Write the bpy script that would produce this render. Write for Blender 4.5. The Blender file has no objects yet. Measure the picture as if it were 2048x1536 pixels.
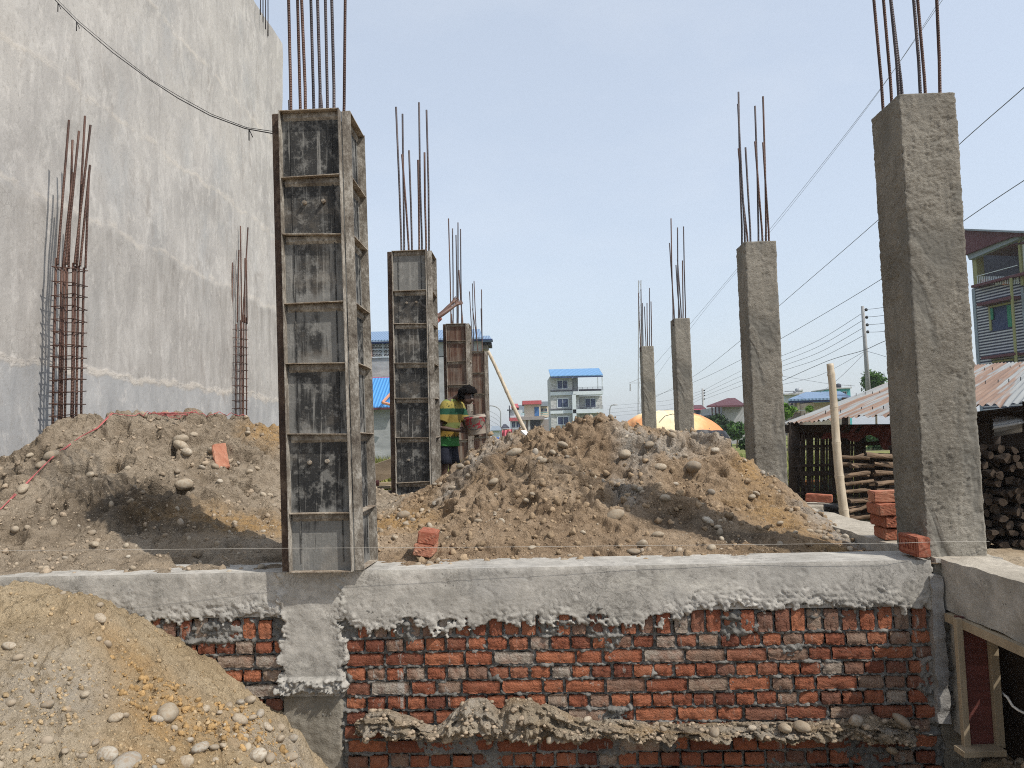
import bpy, bmesh, math, random
import numpy as np
from mathutils import Vector, Matrix, Quaternion
random.seed(7)
scn = bpy.context.scene
col = scn.collection
rad = math.radians

# ------------------------------------------------------------------ camera model (used to survey points of the site)
F = 1500.0; PIT = .07; ROL = .025; CAMZ = 1.6
fw = np.array([0, math.cos(PIT), math.sin(PIT)])
_R0 = np.array([1., 0, 0]); _U0 = np.array([0, -math.sin(PIT), math.cos(PIT)])
cR = math.cos(ROL)*_R0 - math.sin(ROL)*_U0
cU = math.sin(ROL)*_R0 + math.cos(ROL)*_U0
cC = np.array([0, 0, CAMZ])
def ray(px, py): return fw + (px-1024)/F*cR + (768-py)/F*cU
def P(px, py, d):
    q = ray(px, py); return Vector(cC + q*(d/q[1]))
def PZ(px, py, z):
    q = ray(px, py); return Vector(cC + q*((z-CAMZ)/q[2]))
GA = .036                                   # the plot is turned a little from the view
gu = Vector((math.cos(GA), -math.sin(GA), 0)); gv = Vector((math.sin(GA), math.cos(GA), 0))
FO = Vector((-1.3, 4.325, 0))               # a point on the face of the front beam
def G(s, v, z): return FO + gu*s + gv*v + Vector((0, 0, z))
def yface(X): return FO.y - math.tan(GA)*(X-FO.x)
def W(px, py):                              # pixel -> (s, z) on the face of the front beam
    q = ray(px, py); t = (FO.y + math.tan(GA)*FO.x)/(q[1]+math.tan(GA)*q[0])
    p = cC+q*t; return (p[0]-FO.x)/math.cos(GA), p[2]
BT = .87                                    # top of the beams
CT = 3.54                                   # top of the columns

cd = bpy.data.cameras.new('camera'); co = bpy.data.objects.new('camera', cd); col.objects.link(co)
cd.sensor_width = 36; cd.lens = F/2048*36; cd.clip_end = 3000; cd.clip_start = .05
m = Matrix(((cR[0], cU[0], -fw[0], 0), (cR[1], cU[1], -fw[1], 0), (cR[2], cU[2], -fw[2], CAMZ), (0, 0, 0, 1)))
co.matrix_world = m
scn.camera = co
scn.render.resolution_x = 1024; scn.render.resolution_y = 768
scn.view_settings.view_transform = 'Standard'; scn.view_settings.look = 'None'
scn.view_settings.exposure = 0.6; scn.view_settings.gamma = 1
scn.cycles.use_denoising = False; scn.cycles.filter_width = 1.05; scn.cycles.sample_clamp_indirect = 4

# ------------------------------------------------------------------ light
SUN = Vector((.71, -.45, 1.0)).normalized()
sl = bpy.data.lights.new('sun', 'SUN'); so = bpy.data.objects.new('sun', sl); col.objects.link(so)
sl.energy = 2.85; sl.angle = rad(.6); sl.color = (1, .94, .85)
so.rotation_mode = 'QUATERNION'; so.rotation_quaternion = SUN.to_track_quat('Z', 'Y')
so.location = (6, -4, 12)
w = bpy.data.worlds.new('World'); scn.world = w; w.use_nodes = True
nt = w.node_tree; bg = nt.nodes['Background']
sky = nt.nodes.new('ShaderNodeTexSky'); sky.sky_type = 'NISHITA'; sky.sun_disc = False
sky.sun_elevation = math.asin(SUN.z); sky.sun_rotation = math.atan2(SUN.x, SUN.y)
sky.altitude = 100; sky.air_density = 1.3; sky.dust_density = 2.0; sky.ozone_density = 4.0
hs = nt.nodes.new('ShaderNodeHueSaturation'); hs.inputs['Saturation'].default_value = .66
nt.links.new(sky.outputs[0], hs.inputs['Color'])
mx = nt.nodes.new('ShaderNodeMix'); mx.data_type = 'RGBA'; mx.inputs[0].default_value = .6     # thin high haze veiling the whole sky
nt.links.new(hs.outputs[0], mx.inputs[6]); mx.inputs[7].default_value = (2.75, 3.08, 3.55, 1)
tc_ = nt.nodes.new('ShaderNodeTexCoord'); mp_ = nt.nodes.new('ShaderNodeMapping'); mp_.inputs['Scale'].default_value = (1, 1, 2.4)
nz_ = nt.nodes.new('ShaderNodeTexNoise'); nz_.inputs['Scale'].default_value = 2.2; nz_.inputs['Detail'].default_value = 7; nz_.inputs['Roughness'].default_value = .62
rp_ = nt.nodes.new('ShaderNodeMapRange'); rp_.inputs[1].default_value = .5; rp_.inputs[2].default_value = .8; rp_.inputs[4].default_value = .22
m2_ = nt.nodes.new('ShaderNodeMix'); m2_.data_type = 'RGBA'; m2_.inputs[7].default_value = (4.1, 4.25, 4.45, 1)      # faint thin cloud
nt.links.new(tc_.outputs['Generated'], mp_.inputs[0]); nt.links.new(mp_.outputs[0], nz_.inputs['Vector']); nt.links.new(nz_.outputs['Fac'], rp_.inputs[0])
nt.links.new(rp_.outputs[0], m2_.inputs[0]); nt.links.new(mx.outputs[2], m2_.inputs[6]); nt.links.new(m2_.outputs[2], bg.inputs[0]); bg.inputs[1].default_value = .15

# ------------------------------------------------------------------ noise
_rng = np.random.RandomState(3)
_perm = np.concatenate([_rng.permutation(256)]*3)
_g2 = np.stack([np.cos(np.arange(256)*2.399), np.sin(np.arange(256)*2.399)], 1)
def pn(x, y, seed=0):
    x = np.asarray(x, float)+seed*17.31; y = np.asarray(y, float)+seed*9.77
    xi = np.floor(x).astype(int); yi = np.floor(y).astype(int); xf = x-xi; yf = y-yi
    u = xf*xf*xf*(xf*(xf*6-15)+10); v = yf*yf*yf*(yf*(yf*6-15)+10)
    def g(i, j, dx, dy):
        h = _perm[_perm[i & 255]+(j & 255)]; q = _g2[h]; return q[..., 0]*dx+q[..., 1]*dy
    a = g(xi, yi, xf, yf); b = g(xi+1, yi, xf-1, yf); c = g(xi, yi+1, xf, yf-1); d = g(xi+1, yi+1, xf-1, yf-1)
    return ((a+(b-a)*u)+((c+(d-c)*u)-(a+(b-a)*u))*v)*1.5
def fbm(x, y, o=4, seed=0, gain=.5):
    r = 0; a = 1.; f = 1.
    for i in range(o):
        r = r+a*pn(np.asarray(x)*f, np.asarray(y)*f, seed+i*3); a *= gain; f *= 2.03
    return r
def worley(x, y, seed=0):
    x = np.asarray(x, float)+seed*5.3; y = np.asarray(y, float)
    xi = np.floor(x).astype(int); yi = np.floor(y).astype(int); best = np.full(x.shape, 9.)
    for dx in (-1, 0, 1):
        for dy in (-1, 0, 1):
            h = _perm[_perm[(xi+dx) & 255]+((yi+dy) & 255)]; h2 = _perm[h+77]
            px = xi+dx+h/256.; py = yi+dy+h2/256.
            best = np.minimum(best, (px-x)**2+(py-y)**2)
    return np.sqrt(best)
def sstep(x, a, b):
    t = np.clip((x-a)/(b-a), 0, 1); return t*t*(3-2*t)

# ------------------------------------------------------------------ object helpers
def tag(o, label=None, cat=None, group=None, kind=None):
    if label: o['label'] = label
    if cat: o['category'] = cat
    if group: o['group'] = group
    if kind: o['kind'] = kind
    return o
def thing(name, label, cat, loc=(0, 0, 0), group=None):
    o = bpy.data.objects.new(name, None); col.objects.link(o); o.location = loc; o.empty_display_size = .2
    return tag(o, label, cat, group)
def link(name, me, parent=None, loc=None):
    o = bpy.data.objects.new(name, me); col.objects.link(o)
    if loc is not None: o.location = loc
    if parent is not None: o.parent = parent
    return o
def wloc(o):
    v = Vector(o.location)
    while o.parent: o = o.parent; v += Vector(o.location)
    return v
class MB:
    """collects boxes, tubes, grids (world coordinates) and links them as ONE mesh object"""
    def __init__(s): s.v = []; s.f = []; s.m = []; s.a = []
    def add(s, vs, fs, mi=0, val=0.):
        n = len(s.v); s.v += [tuple(p) for p in vs]; s.f += [tuple(i+n for i in f) for f in fs]; s.m += [mi]*len(fs); s.a += [val]*len(vs)
    def hexa(s, p, mi=0, val=0.):            # 8 corners: bottom 4 ccw, top 4 ccw
        s.add(p, [(3, 2, 1, 0), (4, 5, 6, 7), (0, 1, 5, 4), (1, 2, 6, 5), (2, 3, 7, 6), (3, 0, 4, 7)], mi, val)
    def box(s, x0, y0, z0, x1, y1, z1, mi=0, fn=None, val=0.):
        p = [(x0, y0, z0), (x1, y0, z0), (x1, y1, z0), (x0, y1, z0), (x0, y0, z1), (x1, y0, z1), (x1, y1, z1), (x0, y1, z1)]
        if fn: p = [fn(*q) for q in p]
        s.hexa(p, mi, val)
    def tube(s, pts, r, n=8, mi=0, cap=True, val=0.):
        pts = [Vector(p) for p in pts]; k = len(pts); rs = r if isinstance(r, (list, tuple)) else [r]*k
        vs = []; t0 = (pts[1]-pts[0]).normalized(); a = t0.orthogonal().normalized()
        for i, p in enumerate(pts):
            t = (pts[min(i+1, k-1)]-pts[max(i-1, 0)]).normalized(); a = (a-t*a.dot(t)).normalized(); b = t.cross(a)
            for j in range(n):
                an = 2*math.pi*j/n; vs.append(p+(a*math.cos(an)+b*math.sin(an))*rs[i])
        fs = [(i*n+j, i*n+(j+1) % n, (i+1)*n+(j+1) % n, (i+1)*n+j) for i in range(k-1) for j in range(n)]
        if cap: fs += [tuple(range(n-1, -1, -1)), tuple((k-1)*n+j for j in range(n))]
        s.add(vs, fs, mi, val)
    def loft(s, rings, mi=0, cap=True):
        n = len(rings[0]); k = len(rings); vs = [p for r in rings for p in r]
        fs = [(i*n+j, i*n+(j+1) % n, (i+1)*n+(j+1) % n, (i+1)*n+j) for i in range(k-1) for j in range(n)]
        if cap: fs += [tuple(range(n-1, -1, -1)), tuple((k-1)*n+j for j in range(n))]
        s.add(vs, fs, mi)
    def grid(s, V, mi=0, keep=None, vals=None):         # V[i][j] points
        a, b = len(V), len(V[0]); vs = [p for r in V for p in r]
        fs = [(i*b+j, i*b+j+1, (i+1)*b+j+1, (i+1)*b+j) for i in range(a-1) for j in range(b-1) if keep is None or keep(i, j)]
        s.add(vs, fs, mi)
        if vals is not None: s.a[-len(vs):] = [q for r in vals for q in r]
    def build(s, name, mats, parent=None, loc=None, smooth=False, attr=None):
        me = bpy.data.meshes.new(name)
        o0 = wloc(parent) if parent is not None else (Vector(loc) if loc is not None else Vector((0, 0, 0)))
        me.from_pydata([(p[0]-o0.x, p[1]-o0.y, p[2]-o0.z) for p in s.v], [], s.f)
        for mt in (mats if isinstance(mats, (list, tuple)) else [mats]): me.materials.append(mt)
        if len(me.materials) > 1: me.polygons.foreach_set('material_index', s.m)
        if attr:
            A = me.attributes.new(attr, 'FLOAT', 'POINT'); A.data.foreach_set('value', s.a)
        if smooth: me.polygons.foreach_set('use_smooth', [True]*len(me.polygons))
        me.update()
        return link(name, me, parent, None if parent is not None else o0)
def npmesh(name, V, Fc, mats, parent=None, loc=None, smooth=True, attrs=None, mi=None):
    """V (n,3), Fc (m,3|4) numpy"""
    o0 = np.array(wloc(parent)) if parent is not None else (np.array(loc) if loc is not None else np.zeros(3))
    V = np.asarray(V, np.float32)-o0.astype(np.float32); Fc = np.asarray(Fc, np.int32)
    me = bpy.data.meshes.new(name); n, k = Fc.shape
    me.vertices.add(len(V)); me.vertices.foreach_set('co', V.ravel())
    me.loops.add(n*k); me.loops.foreach_set('vertex_index', Fc.ravel())
    me.polygons.add(n); me.polygons.foreach_set('loop_start', np.arange(0, n*k, k, dtype=np.int32))
    for mt in (mats if isinstance(mats, (list, tuple)) else [mats]): me.materials.append(mt)
    if mi is not None: me.polygons.foreach_set('material_index', np.asarray(mi, np.int32))
    if attrs:
        for an, av in attrs.items():
            A = me.attributes.new(an, 'FLOAT', 'POINT'); A.data.foreach_set('value', np.asarray(av, np.float32))
    me.update(calc_edges=True); me.validate()
    if smooth: me.polygons.foreach_set('use_smooth', np.ones(n, bool))
    return link(name, me, parent, None if parent is not None else o0)
def textmesh(cu):
    o = bpy.data.objects.new('lettering', cu); col.objects.link(o); dg = bpy.context.evaluated_depsgraph_get(); dg.update()
    me = bpy.data.meshes.new_from_object(o.evaluated_get(dg)); me.name = 'lettering'; bpy.data.objects.remove(o)
    return link('lettering', me)
def gridfaces(a, b):
    i, j = np.meshgrid(np.arange(a-1), np.arange(b-1), indexing='ij'); q = (i*b+j).ravel()
    return np.stack([q, q+1, q+b+1, q+b], 1)
def ico(sub=2):
    bm = bmesh.new(); bmesh.ops.create_icosphere(bm, subdivisions=sub, radius=1)
    V = np.array([v.co[:] for v in bm.verts]); Fc = np.array([[v.index for v in f.verts] for f in bm.faces]); bm.free(); return V, Fc
def rockverts(V, seed, rough=.25, freq=1.3):
    x, y, z = V.T
    n = fbm(x*freq+z*.7, y*freq-z*.9, 3, seed)+.6*fbm(z*freq+3, x*freq*.8+y*.5, 2, seed+5)
    return V*(1+rough*n[:, None])

# ------------------------------------------------------------------ materials
class NT:
    def __init__(s, name, rough=.85, spec=.25):
        s.m = bpy.data.materials.new(name); s.m.use_nodes = True; s.t = s.m.node_tree
        s.b = s.t.nodes['Principled BSDF']; s.b.inputs['Roughness'].default_value = rough
        s.b.inputs['Specular IOR Level'].default_value = spec; s._co = {}
    def n(s, ty, **k):
        q = s.t.nodes.new(ty)
        for a, b in k.items(): setattr(q, a, b)
        return q
    def l(s, a, b): s.t.links.new(a, b)
    def put(s, sock, v):
        if isinstance(v, bpy.types.NodeSocket): s.l(v, sock)
        elif isinstance(v, (tuple, list)) and len(v) == 3 and sock.type == 'RGBA': sock.default_value = (*v, 1)
        else: sock.default_value = v
    def co(s, scale=(1, 1, 1), kind='Object', rot=(0, 0, 0)):
        k = (scale, kind, rot)
        if k not in s._co:
            t = s.n('ShaderNodeTexCoord'); mp = s.n('ShaderNodeMapping'); mp.inputs['Scale'].default_value = scale
            mp.inputs['Rotation'].default_value = rot
            s.l(t.outputs[kind], mp.inputs[0]); s._co[k] = mp.outputs[0]
        return s._co[k]
    def pos(s, scale=(1, 1, 1)):
        k = (scale, 'pos')
        if k not in s._co:
            t = s.n('ShaderNodeNewGeometry'); mp = s.n('ShaderNodeMapping'); mp.inputs['Scale'].default_value = scale
            s.l(t.outputs['Position'], mp.inputs[0]); s._co[k] = mp.outputs[0]
        return s._co[k]
    def noise(s, vec, scale=5, detail=4, rough=.55, dist=0):
        q = s.n('ShaderNodeTexNoise'); s.l(vec, q.inputs['Vector']); q.inputs['Scale'].default_value = scale
        q.inputs['Detail'].default_value = detail; q.inputs['Roughness'].default_value = rough; q.inputs['Distortion'].default_value = dist
        return q.outputs['Fac']
    def vor(s, vec, scale=5, feature='F1', rnd=1):
        q = s.n('ShaderNodeTexVoronoi', feature=feature); s.l(vec, q.inputs['Vector']); q.inputs['Scale'].default_value = scale
        q.inputs['Randomness'].default_value = rnd
        return q.outputs['Distance']
    def ramp(s, f, stops, interp='LINEAR'):
        q = s.n('ShaderNodeValToRGB'); q.color_ramp.interpolation = interp; e = q.color_ramp.elements
        while len(e) < len(stops): e.new(.5)
        for k, (p, c) in enumerate(stops):
            e[k].position = p; e[k].color = (*c, 1) if isinstance(c, (tuple, list)) else (c, c, c, 1)
        s.put(q.inputs[0], f); return q.outputs[0]
    def mix(s, f, a, b, mode='MIX'):
        q = s.n('ShaderNodeMix', data_type='RGBA', blend_type=mode); s.put(q.inputs[0], f); s.put(q.inputs[6], a); s.put(q.inputs[7], b)
        return q.outputs[2]
    def math(s, op, a, b=0., clamp=False):
        q = s.n('ShaderNodeMath', operation=op, use_clamp=clamp); s.put(q.inputs[0], a); s.put(q.inputs[1], b); return q.outputs[0]
    def sep(s, vec):
        q = s.n('ShaderNodeSeparateXYZ'); s.l(vec, q.inputs[0]); return q.outputs
    def attr(s, name):
        q = s.n('ShaderNodeAttribute'); q.attribute_name = name; return q.outputs['Fac']
    def orand(s):
        return s.n('ShaderNodeObjectInfo').outputs['Random']
    def bump(s, h, strength=.5, dist=.02, prev=None):
        q = s.n('ShaderNodeBump'); q.inputs['Strength'].default_value = strength; q.inputs['Distance'].default_value = dist
        s.l(h, q.inputs['Height'])
        if prev is not None: s.l(prev, q.inputs['Normal'])
        return q.outputs[0]
    def out(s, color=None, normal=None, rough=None, metal=None):
        if color is not None: s.put(s.b.inputs['Base Color'], color)
        if normal is not None: s.l(normal, s.b.inputs['Normal'])
        if rough is not None: s.put(s.b.inputs['Roughness'], rough)
        if metal is not None: s.put(s.b.inputs['Metallic'], metal)
        return s.m
MT = {}
def simple(name, c, var=.25, scale=6, rough=.8, bump=.2, bs=40, spec=.25, metal=None, stretch=(1, 1, 1)):
    t = NT(name, rough, spec); v = t.co(stretch)
    n1 = t.noise(v, scale, 5, .6); n2 = t.noise(v, bs, 4, .6)
    d = tuple(x*(1-var) for x in c); u = tuple(min(1, x*(1+var)) for x in c)
    cc = t.ramp(n1, [(.3, d), (.7, u)])
    MT[name] = t.out(cc, t.bump(n2, bump, .01), None, metal); return MT[name]

# --- concrete: beams
def concrete(name, c0, c1, c2, bump=.5, pit=True, fine=60, streak=False):
    t = NT(name, .92, .15); v = t.co()
    n1 = t.noise(v, 2.2, 6, .62); n2 = t.noise(v, 14, 6, .65); n3 = t.noise(v, fine, 5, .7)
    c = t.ramp(n1, [(.3, c0), (.5, c1), (.7, c2)])
    c = t.mix(t.math('MULTIPLY', t.ramp(n2, [(.35, .75), (.65, 0.)]), .6), c, tuple(x*.55 for x in c0))
    if streak:
        sv = t.co((9, 9, .9)); c = t.mix(t.ramp(t.noise(sv, 2, 4, .6), [(.5, 0.), (.72, .55)]), c, tuple(x*1.25 for x in c2))
    h = t.math('ADD', t.math('MULTIPLY', n2, .6), n3)
    nrm = t.bump(h, bump, .012)
    if pit:
        vd = t.vor(v, 24); p = t.ramp(vd, [(.06, 1.), (.13, 0.)]); msk = t.ramp(t.noise(v, 6, 2), [(.5, 0.), (.6, 1.)])
        c = t.mix(t.math('MULTIPLY', t.math('MULTIPLY', p, msk), .8), c, tuple(x*.3 for x in c0))
    MT[name] = t.out(c, nrm); return MT[name]
concrete('beam_concrete', (.30, .285, .255), (.43, .41, .372), (.53, .505, .46), .30, True, 75)
def beamx():
    m = MT['beam_concrete']; t = NT.__new__(NT); t.m = m; t.t = m.node_tree; t.b = m.node_tree.nodes['Principled BSDF']; t._co = {}
    old = t.b.inputs['Base Color'].links[0].from_socket; v = t.co()
    cr = t.ramp(t.noise(v, 9, 7, .75, 1.2), [(.47, 0.), (.495, 1.), (.505, 1.), (.53, 0.)]); cr = t.math('MULTIPLY', cr, t.ramp(t.noise(v, 3.1, 3), [(.45, 0.), (.6, .55)]))
    c = t.mix(cr, old, (.10, .095, .085)); c = t.mix(t.ramp(t.noise(t.co((1, 1, 2)), 2.6, 5, .7), [(.55, 0.), (.7, .5)]), c, (.60, .575, .51)); c = t.mix(t.ramp(t.noise(v, 1.3, 4, .6), [(.55, 0.), (.7, .4)]), c, (.28, .28, .275))
    t.l(c, t.b.inputs['Base Color'])
beamx()
concrete('spill_concrete', (.24, .235, .225), (.34, .33, .315), (.44, .43, .41), .7, False, 45)
concrete('dusty_concrete', (.33, .295, .24), (.43, .39, .325), (.52, .475, .40), .6, False)
concrete('damp_concrete', (.15, .135, .108), (.235, .215, .178), (.32, .295, .25), .6)
def column_concrete():
    t = NT('column_concrete', .95, .1); v = t.co()
    n1 = t.noise(v, 2.5, 6, .6); n2 = t.noise(v, 16, 6, .7, .6); n3 = t.noise(t.co((1, 1, 1.7)), 55, 6, .8, .6)
    c = t.ramp(n1, [(.3, (.15, .138, .116)), (.5, (.228, .210, .178)), (.72, (.31, .288, .245))])
    c = t.mix(t.ramp(n2, [(.3, .45), (.5, 0.)]), c, (.13, .115, .095))
    c = t.mix(t.ramp(n3, [(.52, 0.), (.68, .65)]), c, (.39, .36, .305)); c = t.mix(t.ramp(t.noise(t.co((1, 1, .5)), 1.6, 5, .65), [(.47, 0.), (.62, .7)]), c, (.37, .345, .295)); c = t.mix(t.ramp(n3, [(.33, .7), (.44, 0.)]), c, (.11, .098, .08))
    # smoother troweled patches, darker grey
    tr = t.ramp(t.noise(t.co((1, 1, .55)), 2.1, 3, .5, 1.5), [(.46, 0.), (.58, 1.)])
    c = t.mix(t.math('MULTIPLY', tr, .75), c, (.135, .13, .115))
    sc = t.noise(t.co((4, 4, 9), rot=(.3, .5, .2)), 3, 3, .6, 3)
    h = t.math('ADD', t.math('MULTIPLY', n2, .9), t.math('MULTIPLY', n3, .8))
    h = t.math('MULTIPLY', h, t.math('SUBTRACT', 1.15, tr)); h = t.math('ADD', h, t.math('MULTIPLY', sc, .10))
    MT['column_concrete'] = t.out(c, t.bump(h, .8, .02))
column_concrete()
def plaster():
    t = NT('wall_plaster', .95, .1); p = t.pos(); x, y, z = t.sep(p)
    n1 = t.noise(t.pos((1, 1, 1)), .8, 6, .6); st = t.noise(t.pos((1, 1.5, .75)), 2.6, 7, .7, .9); fi = t.noise(t.pos((1, 1.6, 1)), 14, 5, .7)
    c = t.ramp(n1, [(.3, (.30, .288, .272)), (.5, (.385, .37, .35)), (.7, (.45, .43, .40))])
    c = t.mix(t.ramp(st, [(.46, 0.), (.66, .8)]), c, (.53, .51, .48))
    c = t.mix(t.ramp(t.noise(t.pos((1, 3.0, .4)), 2.2, 6, .65), [(.52, 0.), (.7, .38)]), c, (.25, .24, .228))
    c = t.mix(t.ramp(t.noise(t.pos((1, 1, .6)), 1.1, 4, .6), [(.55, 0.), (.72, .55)]), c, (.31, .32, .325))
    zz = t.math('ADD', z, t.math('MULTIPLY', t.math('SUBTRACT', t.noise(p, 1.6, 5, .65), .5), .45))
    # lift 1: smooth grey below 2.45, bare crackled brownish coat 2.45-4.25, pale coats above
    mid = t.math('MULTIPLY', t.ramp(zz, [(0, 0.), (.01, 0.)]), 0)
    def band(a, b, s=.04):
        u = t.n('ShaderNodeMapRange', interpolation_type='SMOOTHSTEP'); t.l(zz, u.inputs[0]); u.inputs[1].default_value = a-s; u.inputs[2].default_value = a+s
        d = t.n('ShaderNodeMapRange', interpolation_type='SMOOTHSTEP'); t.l(zz, d.inputs[0]); d.inputs[1].default_value = b-s; d.inputs[2].default_value = b+s; d.inputs[3].default_value = 1; d.inputs[4].default_value = 0
        return t.math('MULTIPLY', u.outputs[0], d.outputs[0])
    low = band(-2, 2.42, .03)
    c = t.mix(t.math('MULTIPLY', low, .85), c, t.ramp(t.noise(t.pos((1, 2, .8)), 2.5, 5, .6), [(.3, (.25, .258, .265)), (.6, (.34, .345, .348)), (.8, (.44, .44, .435))]))
    mb = band(2.44, 4.2, .05)
    brn = t.ramp(t.noise(t.pos((1, 3, .5)), 2.4, 6, .65), [(.35, (.215, .20, .18)), (.52, (.315, .298, .275)), (.7, (.43, .412, .385))])
    c = t.mix(t.math('MULTIPLY', mb, t.ramp(t.noise(p, .5, 3), [(.35, .35), (.6, .9)])), c, brn)
    cr = t.vor(t.pos((1, 1, 1)), 9, 'DISTANCE_TO_EDGE'); crm = t.math('MULTIPLY', t.ramp(cr, [(.0, 1.), (.035, 0.)]), t.math('MULTIPLY', mb, t.ramp(t.noise(p, 2.3, 4, .7), [(.48, 0.), (.62, .45)])))
    c = t.mix(crm, c, (.12, .105, .09))
    blot = t.math('MULTIPLY', t.ramp(t.noise(t.pos((1, 1.5, .7)), 1.5, 7, .72, .7), [(.54, 0.), (.68, 1.)]), t.ramp(t.noise(p, .45, 3), [(.40, .25), (.6, 1.)]))
    c = t.mix(t.math('MULTIPLY', blot, .75), c, (.225, .20, .175))
    c = t.mix(t.ramp(t.noise(t.pos((1, 1.2, .8)), 5, 6, .75), [(.56, 0.), (.70, .55)]), c, (.62, .59, .55))
    c = t.mix(t.ramp(fi, [(.32, .45), (.46, 0.)]), c, (.22, .21, .19))
    c = t.mix(.12, c, (.42, .41, .42))
    h = t.math('ADD', t.math('MULTIPLY', st, .5), t.math('MULTIPLY', fi, .5))
    for zc, wd in ((2.45, .07), (4.25, .05), (5.72, .06), (7.67, .06)):
        bd = t.math('MULTIPLY', band(zc-.02, zc+wd, .03), t.ramp(t.noise(t.pos((1, 1, 2)), 3, 5, .7), [(.4, 0.), (.55, 1.)]))
        c = t.mix(t.math('MULTIPLY', bd, .5 if zc < 3 else .34), c, (.58, .53, .465)); h = t.math('ADD', h, t.math('MULTIPLY', bd, .5 if zc < 3 else .15))
    MT['wall_plaster'] = t.out(c, t.bump(h, .35, .03))
plaster()
def soil(name, c0, c1, c2):
    t = NT(name, .97, .05); v = t.pos()
    n1 = t.noise(v, 1.6, 6, .65); n2 = t.noise(v, 17, 6, .72); n3 = t.noise(v, 75, 4, .7)
    c = t.ramp(n1, [(.32, c0), (.5, c1), (.68, c2)])
    c = t.mix(t.math('MULTIPLY', t.attr('ochre'), t.ramp(n2, [(.3, .35), (.6, 1.)])), c, (.40, .255, .115))
    c = t.mix(t.math('MULTIPLY', t.attr('grey'), t.ramp(n2, [(.3, .5), (.6, 1.)])), c, (.40, .37, .325))
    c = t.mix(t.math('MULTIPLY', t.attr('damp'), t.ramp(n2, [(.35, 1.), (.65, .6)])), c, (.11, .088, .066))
    c = t.mix(t.ramp(n2, [(.34, .55), (.5, 0.)]), c, tuple(x*.5 for x in c0))
    c = t.mix(t.ramp(n3, [(.58, 0.), (.72, .6)]), c, tuple(min(1, x*1.45) for x in c2))
    c = t.mix(t.ramp(t.vor(v, 38), [(.14, .6), (.2, 0.)]), c, tuple(min(1, x*1.3) for x in c2))
    h = t.math('ADD', n2, t.math('MULTIPLY', n3, .7))
    MT[name] = t.out(c, t.bump(h, 1., .035)); return MT[name]
soil('soil_brown', (.215, .150, .096), (.315, .230, .152), (.415, .318, .222))
soil('soil_grey', (.215, .170, .122), (.31, .252, .187), (.40, .336, .258))
soil('soil_ledge', (.21, .165, .115), (.31, .255, .185), (.42, .36, .275))
soil('soil_sandy', (.30, .225, .135), (.41, .32, .205), (.50, .405, .275))
def clodm(name, c):
    t = NT(name, .97, .05); v = t.co(); n2 = t.noise(v, 26, 5, .7)
    cc = t.ramp(t.math('ADD', t.math('MULTIPLY', n2, .7), t.math('MULTIPLY', t.attr('tint'), .3)), [(.25, tuple(x*.6 for x in c)), (.5, c), (.75, tuple(min(1, x*1.35) for x in c))])
    MT[name] = t.out(cc, t.bump(n2, .8, .02))
clodm('clod_brown', (.30, .222, .145)); clodm('clod_grey', (.33, .265, .195)); clodm('clod_sandy', (.37, .275, .165)); clodm('clod_ochre', (.36, .235, .11))
def stonem(name, rnd):
    t = NT(name, .8, .25); v = t.co(); n2 = t.noise(v, 18, 5, .65); n3 = t.noise(v, 4, 3)
    r = t.orand() if rnd else t.attr('tint')
    c = t.ramp(r, [(0., (.24, .205, .16)), (.25, (.33, .285, .22)), (.5, (.40, .345, .265)), (.75, (.30, .25, .185)), (.9, (.47, .425, .35)), (1., (.20, .195, .18))])
    c = t.mix(t.ramp(n3, [(.42, 0.), (.62, .75)]), c, (.27, .205, .14)); c = t.mix(t.ramp(n2, [(.3, .35), (.5, 0.)]), c, (.2, .17, .13))
    MT[name] = t.out(c, t.bump(n2, .25, .01))
stonem('river_stone', True); stonem('gravel', False)
def brickm(name='brick'):
    t = NT(name, .93, .08); v = t.co(); r = t.attr('tint')
    n2 = t.noise(v, 30, 5, .65); n3 = t.noise(v, 8, 4, .6)
    c = t.ramp(r, [(0., (.16, .062, .042)), (.35, (.30, .108, .062)), (.6, (.385, .15, .082)), (.72, (.19, .095, .07)), (.82, (.235, .155, .115)), (.9, (.31, .235, .18)), (1., (.35, .315, .27))])
    c = t.mix(t.ramp(n2, [(.3, .7), (.5, 0.)]), c, (.10, .04, .028))
    c = t.mix(t.ramp(n3, [(.5, 0.), (.7, .5)]), c, (.31, .15, .095))
    c = t.mix(t.ramp(t.noise(t.co((1, 1, .12)), 13, 4, .7), [(.62, 0.), (.66, .8)]), c, (.34, .32, .29)); c = t.mix(t.ramp(t.noise(v, 22, 6, .75), [(.61, 0.), (.68, .6)]), c, (.36, .33, .29))
    MT[name] = t.out(c, t.bump(t.math('ADD', t.math('ADD', n2, t.noise(v, 95, 4, .7)), t.math('MULTIPLY', n3, .6)), .8, .016))
brickm()
def lbrick():
    t = NT('loose_brick', .92, .1); v = t.co(); n2 = t.noise(v, 40, 5, .65); n3 = t.noise(v, 7, 4)
    c = t.ramp(t.math('ADD', t.math('MULTIPLY', n3, .6), t.math('MULTIPLY', t.orand(), .4)), [(.25, (.27, .095, .06)), (.5, (.35, .135, .085)), (.75, (.41, .21, .14))])
    c = t.mix(t.ramp(n2, [(.55, 0.), (.75, .5)]), c, (.5, .36, .26))
    MT['loose_brick'] = t.out(c, t.bump(n2, .5, .01))
lbrick()
concrete('mortar', (.13, .126, .116), (.215, .207, .19), (.31, .298, .275), .9, False, 55)
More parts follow.
